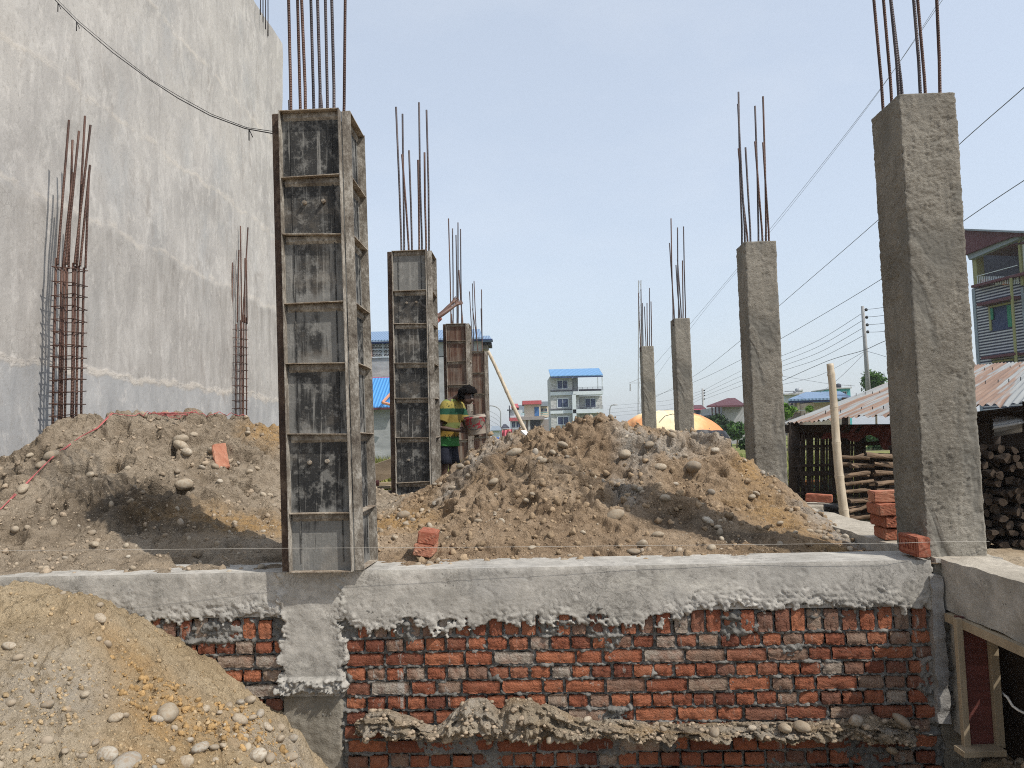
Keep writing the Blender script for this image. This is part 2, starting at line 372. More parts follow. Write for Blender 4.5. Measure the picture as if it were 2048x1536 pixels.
def formpanel():
    t = NT('form_sheet', .7, .3); v = t.co()
    st = t.noise(t.co((7, 7, .55)), 2.6, 6, .65, .3); st2 = t.noise(t.co((22, 22, .9)), 2.2, 4, .65); big = t.noise(v, 2.3, 4, .6); fi = t.noise(v, 60, 4, .7)
    c = t.ramp(t.noise(v, 3, 5, .6), [(.35, (.016, .017, .018)), (.65, (.045, .044, .042))])
    tn = t.attr('tint'); k = t.math('ADD', t.math('ADD', t.math('MULTIPLY', st, .42), t.math('MULTIPLY', big, .58)), t.math('MULTIPLY', t.math('SUBTRACT', tn, .5), .30))
    c = t.mix(t.ramp(k, [(.48, 0.), (.55, .9)]), c, (.185, .184, .174))
    c = t.mix(t.ramp(st2, [(.60, 0.), (.66, .7)]), c, (.245, .24, .222)); c = t.mix(t.ramp(t.noise(v, 13, 6, .7), [(.52, 0.), (.62, .45)]), c, (.30, .295, .275))
    c = t.mix(t.ramp(t.noise(v, 2.9, 5, .65), [(.54, 0.), (.7, .5)]), c, (.19, .16, .125))
    c = t.mix(t.ramp(fi, [(.58, 0.), (.72, .35)]), c, (.3, .285, .255))
    MT['form_sheet'] = t.out(c, t.bump(t.math('ADD', fi, st2), .35, .008))
    t = NT('form_sheet_rust', .75, .25); v = t.co()
    st = t.noise(t.co((8, 8, .5)), 2.6, 6, .65, .3); big = t.noise(v, 3, 4)
    c = t.ramp(st, [(.3, (.055, .03, .022)), (.45, (.10, .052, .036)), (.55, (.15, .105, .078)), (.68, (.235, .205, .17))])
    c = t.mix(t.ramp(big, [(.5, 0.), (.65, .6)]), c, (.17, .15, .125))
    MT['form_sheet_rust'] = t.out(c, t.bump(st, .3, .01))
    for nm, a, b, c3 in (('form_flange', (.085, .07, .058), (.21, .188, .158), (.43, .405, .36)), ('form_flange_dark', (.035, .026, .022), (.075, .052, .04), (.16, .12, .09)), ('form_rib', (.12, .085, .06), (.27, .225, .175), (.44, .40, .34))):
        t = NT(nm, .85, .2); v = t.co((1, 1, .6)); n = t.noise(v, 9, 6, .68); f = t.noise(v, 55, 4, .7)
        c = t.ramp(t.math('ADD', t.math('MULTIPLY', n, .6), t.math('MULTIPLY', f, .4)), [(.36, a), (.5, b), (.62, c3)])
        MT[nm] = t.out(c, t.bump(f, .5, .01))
formpanel()
def rebarm():
    for nm, a, b, c3 in (('rebar_rust', (.045, .024, .018), (.085, .045, .034), (.14, .085, .066)), ('cage_rust', (.045, .024, .018), (.095, .05, .038), (.155, .09, .068)), ('rebar_steel', (.035, .032, .038), (.07, .060, .066), (.115, .095, .095))):
        t = NT(nm, .6, .4); v = t.co(); n = t.noise(t.co((1, 1, .3)), 7, 5, .6)
        c = t.ramp(n, [(.35, a), (.5, b), (.65, c3)])
        wv = t.n('ShaderNodeTexWave', wave_type='BANDS', bands_direction='Z'); t.l(t.co((1, 1, 1), rot=(.45, .3, 0)), wv.inputs[0]); wv.inputs['Scale'].default_value = 24
        MT[nm] = t.out(c, t.bump(wv.outputs['Fac'], .8, .004), None, .3)
rebarm()
def bamboom():
    t = NT('bamboo', .6, .35); n = t.noise(t.co((9, 9, .8)), 3, 5, .6); b = t.noise(t.co(), 3, 4)
    c = t.ramp(n, [(.3, (.33, .27, .19)), (.55, (.48, .41, .31)), (.75, (.56, .50, .40))]); c = t.mix(t.ramp(b, [(.5, 0.), (.7, .5)]), c, (.28, .24, .185))
    MT['bamboo'] = t.out(c, t.bump(n, .2, .005))
bamboom()
simple('timber', (.32, .26, .18), .3, 5, .85, .4, 30, stretch=(1, 1, .15))
simple('timber_old', (.23, .185, .135), .4, 5, .9, .5, 24, stretch=(.2, 1, 1))
simple('log_wood', (.035, .026, .02), .6, 9, .95, .9, 22, stretch=(.4, 1, 1))  # deep shade under the roof put into the wood colour
simple('log_end', (.065, .048, .035), .35, 14, .95, .6, 40)  # cut ends darkened too, standing in for deep shade
simple('dark_wood', (.045, .034, .027), .4, 6, .9, .4, 30)
simple('ply_red', (.13, .045, .038), .35, 4, .6, .3, 30, stretch=(.6, .6, 9))
simple('string_white', (.46, .44, .40), .1)
simple('string_red', (.40, .11, .11), .15)
simple('cable_black', (.03, .03, .032), .2, 6, .6)
simple('wire_grey', (.13, .135, .15), .1, 6, .6)
simple('pole_concrete', (.33, .33, .33), .15, 3)
simple('galv_pipe', (.35, .37, .39), .15, 3, .5)
simple('white_paint', (.72, .72, .70), .08, 2)
simple('black_plastic', (.012, .012, .013), .3, 6, .4)
simple('skin', (.07, .04, .028), .2, 20, .55, .1, 60, .4)  # darkened: the column's partial shadow is put into the skin colour
simple('skin_lit', (.115, .062, .045), .2, 20, .55, .1, 60, .4)  # sunlit copy of the skin colour for the reaching arms
simple('hair', (.006, .005, .005), .4, 60, .9, 1., 90, .1)
simple('eye_white', (.05, .04, .035), .1)
simple('shorts_dark', (.014, .016, .026), .3, 10, .9)
simple('shirt_faded', (.30, .12, .10), .2, 10, .9)
# ================================================================== GROUND
def terrain(X, Y):
    z = np.full(np.shape(X), .42)
    tr = (1-sstep(Y, 4.25, 4.95))*sstep(Y, -3., 1.2)
    z = z-tr*np.where(X < 2.45, .80, .66)
    z = z+.05*fbm(X*.5, Y*.5, 3, 4)*sstep(np.hypot(X, Y-4), 60, 5)
    bump = np.exp(-(((X-2.65)/.5)**2+((Y-3.62)/.26)**2))*.25
    return z+bump+(.03*fbm(X*3, Y*3, 4, 9))*(np.hypot(X, Y) < 14)
gx = np.concatenate([-np.geomspace(6, 1500, 26)[::-1], np.arange(-5.9, 6.9, .06), np.geomspace(7, 1500, 26)])
gy = np.concatenate([-np.geomspace(1.6, 300, 14)[::-1], np.arange(-1.5, 1.5, .25), np.arange(1.5, 9, .06), np.geomspace(9.1, 2200, 44)])
GX, GY = np.meshgrid(gx, gy, indexing='ij')
def groundm():
    t = NT('ground_soil', .97, .05); v = t.pos(); x, y, z = t.sep(v)
    n1 = t.noise(v, 1.2, 6, .65); n2 = t.noise(v, 20, 5, .7); nf = t.noise(v, .08, 6, .65)
    near = t.ramp(n1, [(.3, (.20, .15, .10)), (.5, (.30, .235, .16)), (.7, (.40, .33, .24))])
    near = t.mix(t.ramp(n2, [(.35, .5), (.5, 0.)]), near, (.13, .1, .07))
    far = t.ramp(nf, [(.35, (.10, .13, .035)), (.5, (.20, .22, .075)), (.65, (.33, .29, .15))])
    far = t.mix(t.ramp(t.noise(v, 1.5, 5, .7), [(.4, .4), (.6, 0.)]), far, (.06, .075, .02))
    k = t.n('ShaderNodeMapRange'); t.l(y, k.inputs[0]); k.inputs[1].default_value = 8; k.inputs[2].default_value = 14
    MT['ground_soil'] = t.out(t.mix(k.outputs[0], near, far), t.bump(n2, .6, .04))
groundm()
g = npmesh('ground', np.stack([GX.ravel(), GY.ravel(), terrain(GX, GY).ravel()], 1), gridfaces(len(gx), len(gy)), MT['ground_soil'])
tag(g, 'bare soil and rough grass of the building plot and the fields beyond', kind='structure')

# ================================================================== SOIL HEAPS  (height fitted through surveyed points)
cp = []
def add(px, py, d): cp.append(tuple(P(px, py, d)))
for q in [(-60, 1152, 4.5), (60, 1150, 4.5), (200, 1146, 4.5), (400, 1140, 4.5), (520, 1134, 4.55),
          (60, 1085, 5.0), (200, 1085, 5.0), (300, 1082, 5.05), (420, 1080, 5.1), (520, 1078, 5.15),
          (40, 1010, 5.5), (150, 1000, 5.5), (300, 1005, 5.5), (420, 1020, 5.6), (520, 1010, 5.9),
          (-40, 960, 5.9), (100, 935, 6.0), (200, 925, 6.1), (300, 920, 6.15), (450, 920, 6.3), (540, 930, 6.5),
          (200, 875, 6.6), (330, 875, 6.7), (450, 880, 6.8), (-60, 965, 6.4), (0, 930, 6.4), (60, 888, 6.6), (100, 862, 6.7), (150, 846, 6.85), (250, 833, 7.0), (330, 833, 7.1), (400, 832, 7.2), (480, 831, 7.25), (530, 845, 7.3), (570, 868, 7.3),
          (760, 1003, 7.0), (680, 1020, 6.6), (760, 1060, 5.6), (640, 1050, 5.9), (740, 1110, 4.75), (640, 1125, 4.7),
          (830, 1000, 7.3), (880, 962, 7.0), (935, 918, 6.8), (985, 884, 6.75), (1060, 866, 6.7), (1130, 850, 6.65), (1200, 839, 6.6), (1260, 855, 6.6), (1320, 868, 6.6), (1390, 862, 6.6), (1440, 884, 6.55), (1500, 922, 6.5), (1560, 972, 6.4), (1640, 1032, 5.9), (1700, 1078, 5.4),
          (820, 1090, 4.95), (800, 1130, 4.5), (1000, 1128, 4.5), (1200, 1127, 4.5), (1400, 1124, 4.5), (1550, 1117, 4.5),
          (850, 1045, 5.6), (900, 1060, 5.1), (880, 1000, 6.2), (1000, 1060, 5.0), (1000, 1000, 5.5), (1100, 950, 5.8), (1200, 955, 5.75), (1200, 1050, 5.1), (1300, 950, 5.8), (1300, 1050, 5.1), (1400, 950, 5.9), (1400, 1045, 5.15),
          (1500, 1005, 5.7), (1500, 1070, 5.0), (1600, 1060, 5.2), (1620, 1095, 4.75), (950, 965, 5.95), (1050, 905, 6.2), (1200, 890, 6.2), (1350, 905, 6.15)]:
    add(*q)
cp += [(2.05, 4.4, .80), (2.2, 4.7, .78), (2.45, 5.2, .8), (2.45, 6.2, .83), (2.5, 7.5, .84), (2.9, 4.6, .5)]
for X in (-5.2, -3.8, -2.4, -1.2, 0., 1.2, 2.5): cp += [(X, 9.4, .93), (X, 12, .93), (X, 18, .9)]
cp += [(-4.2, 8.3, 1.5), (-3.2, 8.3, 1.5), (.3, 7.7, 1.35), (1.2, 7.6, 1.35), (1.9, 7.5, 1.05), (-.7, 8.3, .9), (-1.3, 8.3, .92)]
cp = np.array(cp)
def rbf_fit(pts, smooth=.012):
    xy = pts[:, :2]; n = len(pts); D = np.hypot(xy[:, None, 0]-xy[None, :, 0], xy[:, None, 1]-xy[None, :, 1])
    A = np.zeros((n+3, n+3)); A[:n, :n] = -D-np.eye(n)*smooth; A[:n, n] = 1; A[:n, n+1:] = xy; A[n, :n] = 1; A[n+1:, :n] = xy.T
    b = np.concatenate([pts[:, 2], [0, 0, 0]]); return np.linalg.solve(A, b)
cw = rbf_fit(cp)
def rbf(X, Y, pts, wt):
    X = np.asarray(X, float); sh = X.shape; x = X.ravel(); y = np.asarray(Y, float).ravel(); r = np.zeros(len(x)); n = len(pts)
    for i0 in range(0, len(x), 40000):
        xx = x[i0:i0+40000]; yy = y[i0:i0+40000]
        D = np.hypot(xx[:, None]-pts[None, :, 0], yy[:, None]-pts[None, :, 1]); r[i0:i0+40000] = -D@wt[:n]+wt[n]+wt[n+1]*xx+wt[n+2]*yy
    return r.reshape(sh)
HOLES = []
def rough(X, Y, a=1.):
    wx = X+.05*fbm(X*3, Y*3, 2, 31); wy = Y+.05*fbm(X*3, Y*3, 2, 37)
    big = .060*fbm(wx*2.3, wy*2.3, 3, 2)
    k1 = sstep(fbm(X*1.7, Y*1.7, 2, 12), -.25, .35); k2 = sstep(fbm(X*2.6, Y*2.6, 2, 15), -.45, .3)
    wx2 = X+.020*fbm(X*14, Y*14, 2, 33); wy2 = Y+.020*fbm(X*14, Y*14, 2, 39)
    cl = (.45-worley(wx2*7, wy2*7, 1))*.060*k1
    cl2 = (.45-worley(wx2*16, wy2*16, 3))*.040*k2
    cl3 = (.45-worley(wx2*33, wy2*33, 5))*.026*(.4+.6*k2)
    fine = .018*fbm(X*11, Y*11, 3, 6)+.010*fbm(X*34, Y*34, 2, 8)
    rid = -.05*np.clip(1-np.abs(fbm(wx*3.3, wy*2.1, 3, 47))*7, 0, 1)*k1
    pit = -.13*sstep(fbm(wx*3.1, wy*3.1, 3, 44), .45, .72)
    sc_ = .050*sstep(fbm(wx2*1.9+3, wy2*2.9, 3, 95), -.05, .04)+.028*sstep(fbm(wx2*4.1, wy2*5.3+9, 3, 97), -.06, .06)-.039
    r = a*(big+cl+cl2+cl3+fine+pit+rid+sc_)
    for (hx, hy, hr, hd) in HOLES:
        d = np.hypot((X-hx)/hr, (Y-hy)/(hr*.9)); r = r-hd*np.exp(-(d*(1+.35*fbm(X*9, Y*9, 2, 91)))**4)+.35*hd*np.exp(-((d-1.35)/.3)**2)
    return r
def heap_h(X, Y):
    X = np.asarray(X, float); Y = np.asarray(Y, float)
    b = rbf(X, Y, cp, cw); v = Y-(FO.y-math.tan(GA)*(X-FO.x))
    v0 = -.012+.016*fbm(X*6, X*0, 3, 72)+.10*sstep(X, .9, 1.9); e = sstep(v, v0-.02, v0+.11); h = b+rough(X, Y)*(.35+.65*sstep(b, .9, 1.3))*(.5+.5*sstep(Y, 14, 9))
    return (BT-.024)*(1-e)+h*e
def base_hit(px, py):
    for d in np.arange(4.5, 8, .02):
        q = P(px, py, d)
        if q.z < float(rbf(np.array([q.x]), np.array([q.y]), cp, cw)[0]): return q
for px, py, r_, d_ in ((1352, 1022, .13, .17), (1588, 1018, .08, .16), (1568, 1050, .09, .12), (1285, 905, .12, .14), (1045, 1004, .10, .13), (1170, 1010, .09, .10), (880, 1030, .11, .15), (1000, 930, .10, .08), (1210, 1010, .1, .09), (1120, 1040, .07, .08), (1440, 905, .1, .1), (300, 985, .08, .1), (250, 1030, .1, .1), (20, 1075, .08, .12), (120, 1015, .05, .08), (480, 905, .1, .1), (410, 1000, .07, .09), (240, 855, .08, .08), (520, 895, .07, .1), (1065, 1065, .05, .07)):
    q = base_hit(px, py)
    if q: HOLES.append((q.x, q.y, r_, d_))
ochre_spots = [(P(500, 1045, 5.5), .55, .30), (P(430, 1050, 5.4), .4, .2), (P(535, 860, 7.1), .3, .25), (P(1680, 1092, 4.75), .3, .2), (P(1560, 1040, 5.4), .3, .5), (P(1600, 1110, 4.6), .3, .15), (P(760, 1050, 5.8), .5, .5), (P(1500, 930, 6.3), .2, .35), (P(330, 1030, 5.4), .3, .15)]
grey_spots = [(P(1270, 930, 6.1), .16, .5), (P(1330, 900, 6.3), .3, .25), (P(1250, 990, 5.6), .14, .3), (P(950, 925, 6.6), .2, .4), (P(1640, 1020, 5.9), .25, .35), (P(1690, 1070, 5.3), .25, .3), (P(900, 1000, 6.1), .15, .3), (P(1400, 870, 6.5), .3, .2), (P(985, 890, 6.7), .3, .2)]
damp_shade_spots = [(P(235, 1010, 5.5), .5, .36), (P(330, 1040, 5.3), .5, .18), (P(1370, 1045, 5.15), .32, .16), (P(1470, 1080, 4.95), .32, .14), (P(1560, 1110, 4.65), .25, .1)]  # damp on the left heap; column shadow painted along the middle heap
def spots(X, Y, L):
    r = np.zeros(X.shape)
    for p, a, b in L: r = np.maximum(r, np.exp(-(((X-p.x)/a)**2+((Y-p.y)/b)**2)))
    return r
def heap(name, x0, x1, mat, dx):
    xs = np.arange(x0, x1+dx/2, dx); vs = np.concatenate([np.arange(-.006, 3.6, dx), np.arange(3.6, 14, .12)])
    X = np.repeat(xs[:, None], len(vs), 1); Y = (FO.y-math.tan(GA)*(X-FO.x))+vs[None, :]
    X = X + .06*(Y-4.3)                         # seam follows the rows of columns
    Y = np.minimum(Y, 18)
    Z = heap_h(X, Y); nz = fbm(X*2, Y*2, 3, 22)*.5
    B = rbf(X, Y, cp, cw); d_ = .02; gX = (rbf(X+d_, Y, cp, cw)-B)/d_; gY = (rbf(X, Y+d_, cp, cw)-B)/d_; gX = np.clip(gX, -1, 1); gY = np.clip(gY, -1, 1)
    v_ = Y-(FO.y-math.tan(GA)*(X-FO.x)); k_ = sstep(v_, .1, .3)*sstep(vs[None, :]*np.ones_like(X), 5.5, 3.5); r_ = (Z-B)*k_; q_ = 1+gX**2+gY**2      # relief stands out along the slope's normal
    V = np.stack([(X-gX*r_/q_).ravel(), (Y-gY*r_/q_).ravel(), (Z-r_+r_/q_).ravel()], 1)
    return npmesh(name, V, gridfaces(len(xs), len(vs)), MT[mat], attrs={'ochre': np.clip(spots(X, Y, ochre_spots)*1.2+nz*.6-.15, 0, 1).ravel(), 'grey': np.clip(spots(X, Y, grey_spots)*1.1+nz*.5-.2, 0, 1).ravel(), 'damp': np.clip(spots(X, Y, damp_shade_spots)*1.3+nz*.8*spots(X, Y, damp_shade_spots)-.15, 0, .9).ravel()})
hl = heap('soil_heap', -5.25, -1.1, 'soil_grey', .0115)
tag(hl, 'broad grey brown heap of soil and stones against the tall plastered wall', 'soil heap', 'heaps of dug soil')
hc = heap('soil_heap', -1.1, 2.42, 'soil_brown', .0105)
tag(hc, 'high brown heap of dug soil filling the middle between the column rows', 'soil heap', 'heaps of dug soil')

# front heap leaning on the wall, lower left
fp = []
for q in [(-80, 1204, 4.0), (0, 1203, 4.0), (100, 1200, 4.0), (170, 1206, 3.98), (215, 1230, 4.0), (265, 1284, 4.02), (330, 1325, 4.05), (400, 1370, 4.08), (470, 1408, 4.1), (545, 1432, 4.15), (590, 1490, 4.15), (625, 1560, 4.15), (700, 1640, 4.1),
          (-80, 1350, 3.4), (0, 1350, 3.4), (100, 1300, 3.6), (200, 1300, 3.72), (250, 1400, 3.55), (100, 1430, 3.25), (0, 1536, 2.95), (100, 1536, 3.0), (200, 1500, 3.2), (300, 1536, 3.2), (350, 1450, 3.55), (450, 1500, 3.5), (450, 1440, 3.8), (560, 1536, 3.65), (520, 1480, 3.8), (650, 1620, 3.6), (200, 1640, 2.75), (0, 1660, 2.6), (400, 1660, 3.0)]:
    fp.append(tuple(P(*q)))
fp += [(-5.1, 4.3, .8), (-5.1, 3.2, .45), (-5, 2.2, .0), (-4, 2.2, .1), (-3, 2.0, -.1), (-2, 2.0, -.35), (-1, 2.2, -.4), (-.6, 3.5, -.38), (-4, 4.3, .85), (-.85, 4.2, -.34)]
fp = np.array(fp); fwt = rbf_fit(fp)
def front_h(X, Y):
    X = np.asarray(X, float); Y = np.asarray(Y, float)
    wx = X+.04*fbm(X*3, Y*3, 2, 61)
    r = .022*fbm(X*2.6, Y*2.6, 3, 52)+(.5-worley(wx*13, Y*13, 6))*.03*sstep(fbm(X*2, Y*2, 2, 53), -.05, .5)+.012*fbm(X*12, Y*12, 3, 55)+.008*fbm(X*40, Y*40, 2, 57)+(.45-worley(wx*30, Y*30, 9))*.018+(.45-worley(wx*62, Y*62, 11))*.010*sstep(fbm(X*2.3, Y*2.3, 2, 58), -.3, .3)-.03*np.clip(1-np.abs(fbm(X*2.6+Y*1.2, Y*1.1, 3, 59))*6, 0, 1)
    return rbf(X, Y, fp, fwt)+r
xs = np.arange(-5.1, -.75, .0095); ys = np.arange(2.2, 4.36, .0095)
X, Y = np.meshgrid(xs, ys, indexing='ij'); Y = np.minimum(Y, FO.y-math.tan(GA)*(X-FO.x)+.02)
oc = [(P(350, 1380, 3.7), .35, .3), (P(430, 1470, 3.7), .3, .2), (P(280, 1300, 3.85), .35, .15), (P(330, 1470, 3.5), .3, .15), (P(300, 1520, 3.25), .2, .12)]
gr = [(P(540, 1500, 3.8), .22, .3), (P(30, 1450, 3.2), .4, .6), (P(590, 1500, 4.1), .15, .2), (P(120, 1380, 3.4), .25, .3)]
fh = npmesh('soil_heap', np.stack([X.ravel(), Y.ravel(), front_h(X, Y).ravel()], 1), gridfaces(len(xs), len(ys)), MT['soil_sandy'],
            attrs={'ochre': np.clip(spots(X, Y, oc)*.9+fbm(X*2, Y*2, 3, 23)*.25-.1, 0, 1).ravel(), 'grey': np.clip(spots(X, Y, gr)*.7+fbm(X*2, Y*2, 3, 25)*.2-.1, 0, 1).ravel()})
tag(fh, 'pale sandy heap of soil in front of the brick foundation wall', 'soil heap', 'heaps of dug soil')

def hit(px, py, hf, d0=4.4, d1=9., n=140):
    ds = np.linspace(d0, d1, n); q = ray(px, py); pts = cC[None]+q[None]*(ds/q[1])[:, None]
    h = hf(pts[:, 0], pts[:, 1]); k = np.nonzero(pts[:, 2] < h)[0]
    if len(k) == 0: return None
    i = k[0]; return Vector((pts[i, 0], pts[i, 1], h[i]))

# loose clods and pebbles: too many to count
BASES = [(rockverts(rockverts(ico(2)[0]*np.array([1, .85, .7]), 100+i*7, .45, 1.6), 140+i, .16, 4.)) for i in range(6)]; IF2 = ico(2)[1]
PEBB = [(rockverts(ico(2)[0]*np.array([1, .8, .6]), 200+i*7, .10, .9)) for i in range(6)]
def scatter(name, n, area, hf, rmin, rmax, bases, mat, dens=None, sink=.25, seed=1, power=2.5, label=None, kindname='stuff'):
    rs = np.random.RandomState(seed); VV = []; FF = []; TT = []; off = 0
    X = rs.uniform(area[0], area[1], n*3); Y = rs.uniform(area[2], area[3], n*3)
    keep = Y > FO.y-math.tan(GA)*(X-FO.x)+.06 if area[3] > 4.5 else Y < FO.y-math.tan(GA)*(X-FO.x)-.05
    if dens is not None: keep &= rs.rand(n*3) < dens(X, Y)
    X = X[keep][:n]; Y = Y[keep][:n]; Z = hf(X, Y)
    for i in range(len(X)):
        r = rmin*(rmax/rmin)**(rs.rand()**power); b = bases[rs.randint(len(bases))]
        R = np.array(Quaternion((rs.randn(), rs.randn(), rs.randn(), rs.randn())).normalized().to_matrix())
        VV.append(b@R.T*r+np.array([X[i], Y[i], Z[i]+r*(.55-sink)])); FF.append(IF2+off); off += len(b); TT.append(np.full(len(b), rs.rand()))
    o = npmesh(name, np.concatenate(VV), np.concatenate(FF), MT[mat], attrs={'tint': np.concatenate(TT)})
    return tag(o, label, kind=kindname)
scatter('soil_clods', 2000, (-4.9, -1.0, 4.4, 7.6), heap_h, .005, .030, BASES, 'clod_grey', lambda X, Y: .25+.75*sstep(fbm(X*1.6, Y*1.6, 3, 5), -.2, .4), seed=2, power=3.6, label='crumbled clods over the grey brown soil heap')
scatter('soil_clods', 2400, (-1.1, 2.45, 4.4, 7.0), heap_h, .005, .034, BASES, 'clod_brown', lambda X, Y: .25+.75*sstep(fbm(X*1.6, Y*1.6, 3, 6), -.2, .4), seed=3, power=3.6, label='crumbled clods over the high brown soil heap')
scatter('soil_clods', 3600, (-3.4, -.85, 2.5, 4.3), front_h, .004, .015, BASES, 'clod_sandy', lambda X, Y: .1+.9*sstep(fbm(X*1.6, Y*1.6, 3, 7)+.5*spots(X, Y, oc)+.5*sstep(Y, 3.7, 3.0)-.2, -.1, .5), seed=4, power=3., label='crumbled clods over the sandy heap')
scatter('soil_clods', 1500, (-2.6, -.95, 2.9, 4.25), front_h, .004, .022, BASES, 'clod_ochre', lambda X, Y: np.clip(spots(X, Y, [(P(360, 1410, 3.65), .30, .22), (P(440, 1465, 3.7), .30, .16), (P(500, 1440, 3.95), .22, .14), (P(330, 1360, 3.75), .25, .15)])*1.3-.25, 0, 1), .3, 14, 2.6, label='ochre crumbs on the lower right of the sandy heap')
scatter('gravel', 520, (-4.9, -1.0, 4.4, 7.5), heap_h, .006, .034, PEBB, 'gravel', lambda X, Y: .2+.8*sstep(fbm(X*1.2, Y*1.2, 3, 8), -.2, .4), .45, 5, 2.6, label='small pebbles mixed into the grey brown heap')
scatter('gravel', 520, (-1.1, 2.45, 4.4, 7.0), heap_h, .006, .034, PEBB, 'gravel', lambda X, Y: .2+.8*sstep(fbm(X*1.2, Y*1.2, 3, 9)+spots(X, Y, grey_spots), -.2, .5), .45, 6, 2.6, label='small pebbles mixed into the high brown heap')
scatter('gravel', 420, (-3.4, -.85, 2.5, 4.3), front_h, .005, .03, PEBB, 'gravel', lambda X, Y: .12+.88*sstep(-Y, -3.6, -2.9)+spots(X, Y, gr), .35, 7, 2.4, label='small pebbles mixed into the sandy heap')
scatter('gravel', 260, (2.3, 4.2, 2.9, 4.2), terrain, .01, .04, PEBB, 'gravel', None, .1, 8, 1.6, label='pebbles on the rubble beside the timber formwork')
scatter('soil_clods', 420, (2.2, 4.2, 2.9, 4.15), terrain, .008, .06, BASES, 'clod_grey', None, .3, 9, 1.6, label='crumbled lumps on the rubble beside the timber formwork')
scatter('soil_clods', 500, (-1.0, 2.4, 2.6, 4.2), terrain, .012, .05, BASES, 'clod_brown', None, .3, 10, 2., label='crumbled lumps at the foot of the brick wall')

# countable river stones
stone_me = []
SB = [rockverts(ico(3)[0]*np.array([1, .74, .56]), 300+i*11, .12, .9) for i in range(7)]
IF3 = ico(3)[1]
for i, b in enumerate(SB):
    me = bpy.data.meshes.new('river_stone'); me.from_pydata(b.tolist(), [], IF3.tolist()); me.materials.append(MT['river_stone'])
    me.polygons.foreach_set('use_smooth', [True]*len(me.polygons)); stone_me.append(me)
srs = random.Random(5)
def stone(p, r, label, group, rot=None, flat=1.):
    o = bpy.data.objects.new('river_stone', srs.choice(stone_me)); col.objects.link(o)
    o.location = p+Vector((0, 0, r*.08)); o.scale = (r*srs.uniform(.9, 1.1), r*srs.uniform(.9, 1.1), r*srs.uniform(.85, 1.15)*flat)
    o.rotation_euler = rot or (srs.uniform(-.5, .5), srs.uniform(-.5, .5), srs.uniform(0, 6.28))
    return tag(o, label, 'stone', group)
LL = 'rounded pale river stone lying on the grey brown heap below the plastered wall'; LG = 'river stones on the grey brown heap'
CL = 'rounded pale river stone lying on the high brown heap between the columns'; CG = 'river stones on the high brown heap'
FL = 'rounded pale river stone lying on the sandy heap before the brick wall'; FG = 'river stones on the sandy heap'
own = {(362, 876): 'pale oval stone perched on a second stone high on the grey brown heap', (362, 893): 'wide stone under a perched oval stone high on the grey brown heap',
       (370, 963): 'largest pale boulder in the middle of the grey brown heap', (103, 917): 'pale stone touching the red cord on the left slope of its heap',
       (1127, 1124): 'egg shaped stone on the front beam edge casting a slanting shadow', (1268, 1108): 'smooth oval stone low on the brown heap near the beam', (1285, 1088): 'white cracked stone low on the brown heap above an oval stone',
       (1125, 886): 'blocky pale stone near the crest of the brown heap', (1027, 903): 'large brown boulder below the leaning bamboo pole', (335, 1421): 'large pale boulder in the ochre part of the sandy heap', (200, 1237): 'pale round stone at the top edge of the sandy heap', (250, 1515): 'biggest pale boulder at the foot of the sandy heap'}
for px, py, r in [(362, 876, 16), (362, 893, 18), (388, 881, 10), (370, 963, 19), (103, 917, 15), (82, 926, 11), (45, 972, 15), (180, 948, 11), (287, 832, 11), (495, 866, 8), (374, 912, 13), (425, 906, 12), (404, 938, 7), (355, 940, 8), (523, 1140, 9), (190, 1089, 11), (30, 1065, 12), (430, 930, 9), (60, 912, 8), (470, 1045, 7), (525, 1062, 7), (265, 1137, 10), (540, 990, 6), (498, 950, 8), (440, 968, 8), (548, 1010, 7), ]:
    p = hit(px, py+r*.4, heap_h)
    if p: stone(p, r*p.y/1500, own.get((px, py), LL), LG)
for px, py, r in [(1125, 886, 13), (1027, 903, 19), (988, 984, 12), (1052, 1002, 8), (1066, 1003, 7), (1228, 1027, 18), (1166, 1065, 8), (1285, 1088, 15), (1268, 1108, 13), (1127, 1122, 15), (1139, 1110, 6), (1066, 1093, 11), (957, 1043, 8), (805, 1031, 14), (812, 1046, 8), (790, 1076, 9), (1416, 1041, 13), (1436, 1057, 9), (1512, 990, 10), (1505, 1006, 8), (1423, 1095, 13), (1315, 1066, 11), (1268, 972, 9), (1278, 976, 9), (1250, 912, 16), (1300, 897, 12), (1430, 900, 12), (1345, 868, 9), (1330, 1000, 13), (1368, 1120, 10), (1320, 930, 14), (1385, 945, 22), (1440, 1042, 7), (1560, 1050, 7), (1590, 1065, 8), (1620, 1060, 8), (1085, 922, 9), (1105, 905, 8), (940, 950, 11), (920, 935, 10), (905, 975, 10), (1350, 975, 8), (1480, 950, 7), (1525, 945, 8), (1580, 1020, 7), (1470, 1130, 7), (1255, 880, 8), (870, 1005, 9), (845, 1020, 8), (860, 1128, 9), (835, 1130, 8), (875, 1122, 7), (1650, 1075, 9), (1610, 1120, 10), (1540, 1125, 8), (1700, 1100, 8), (1370, 915, 8)]:
    p = hit(px, py+r*.4, heap_h)
    if p: stone(p, r*p.y/1500, own.get((px, py), CL), CG)
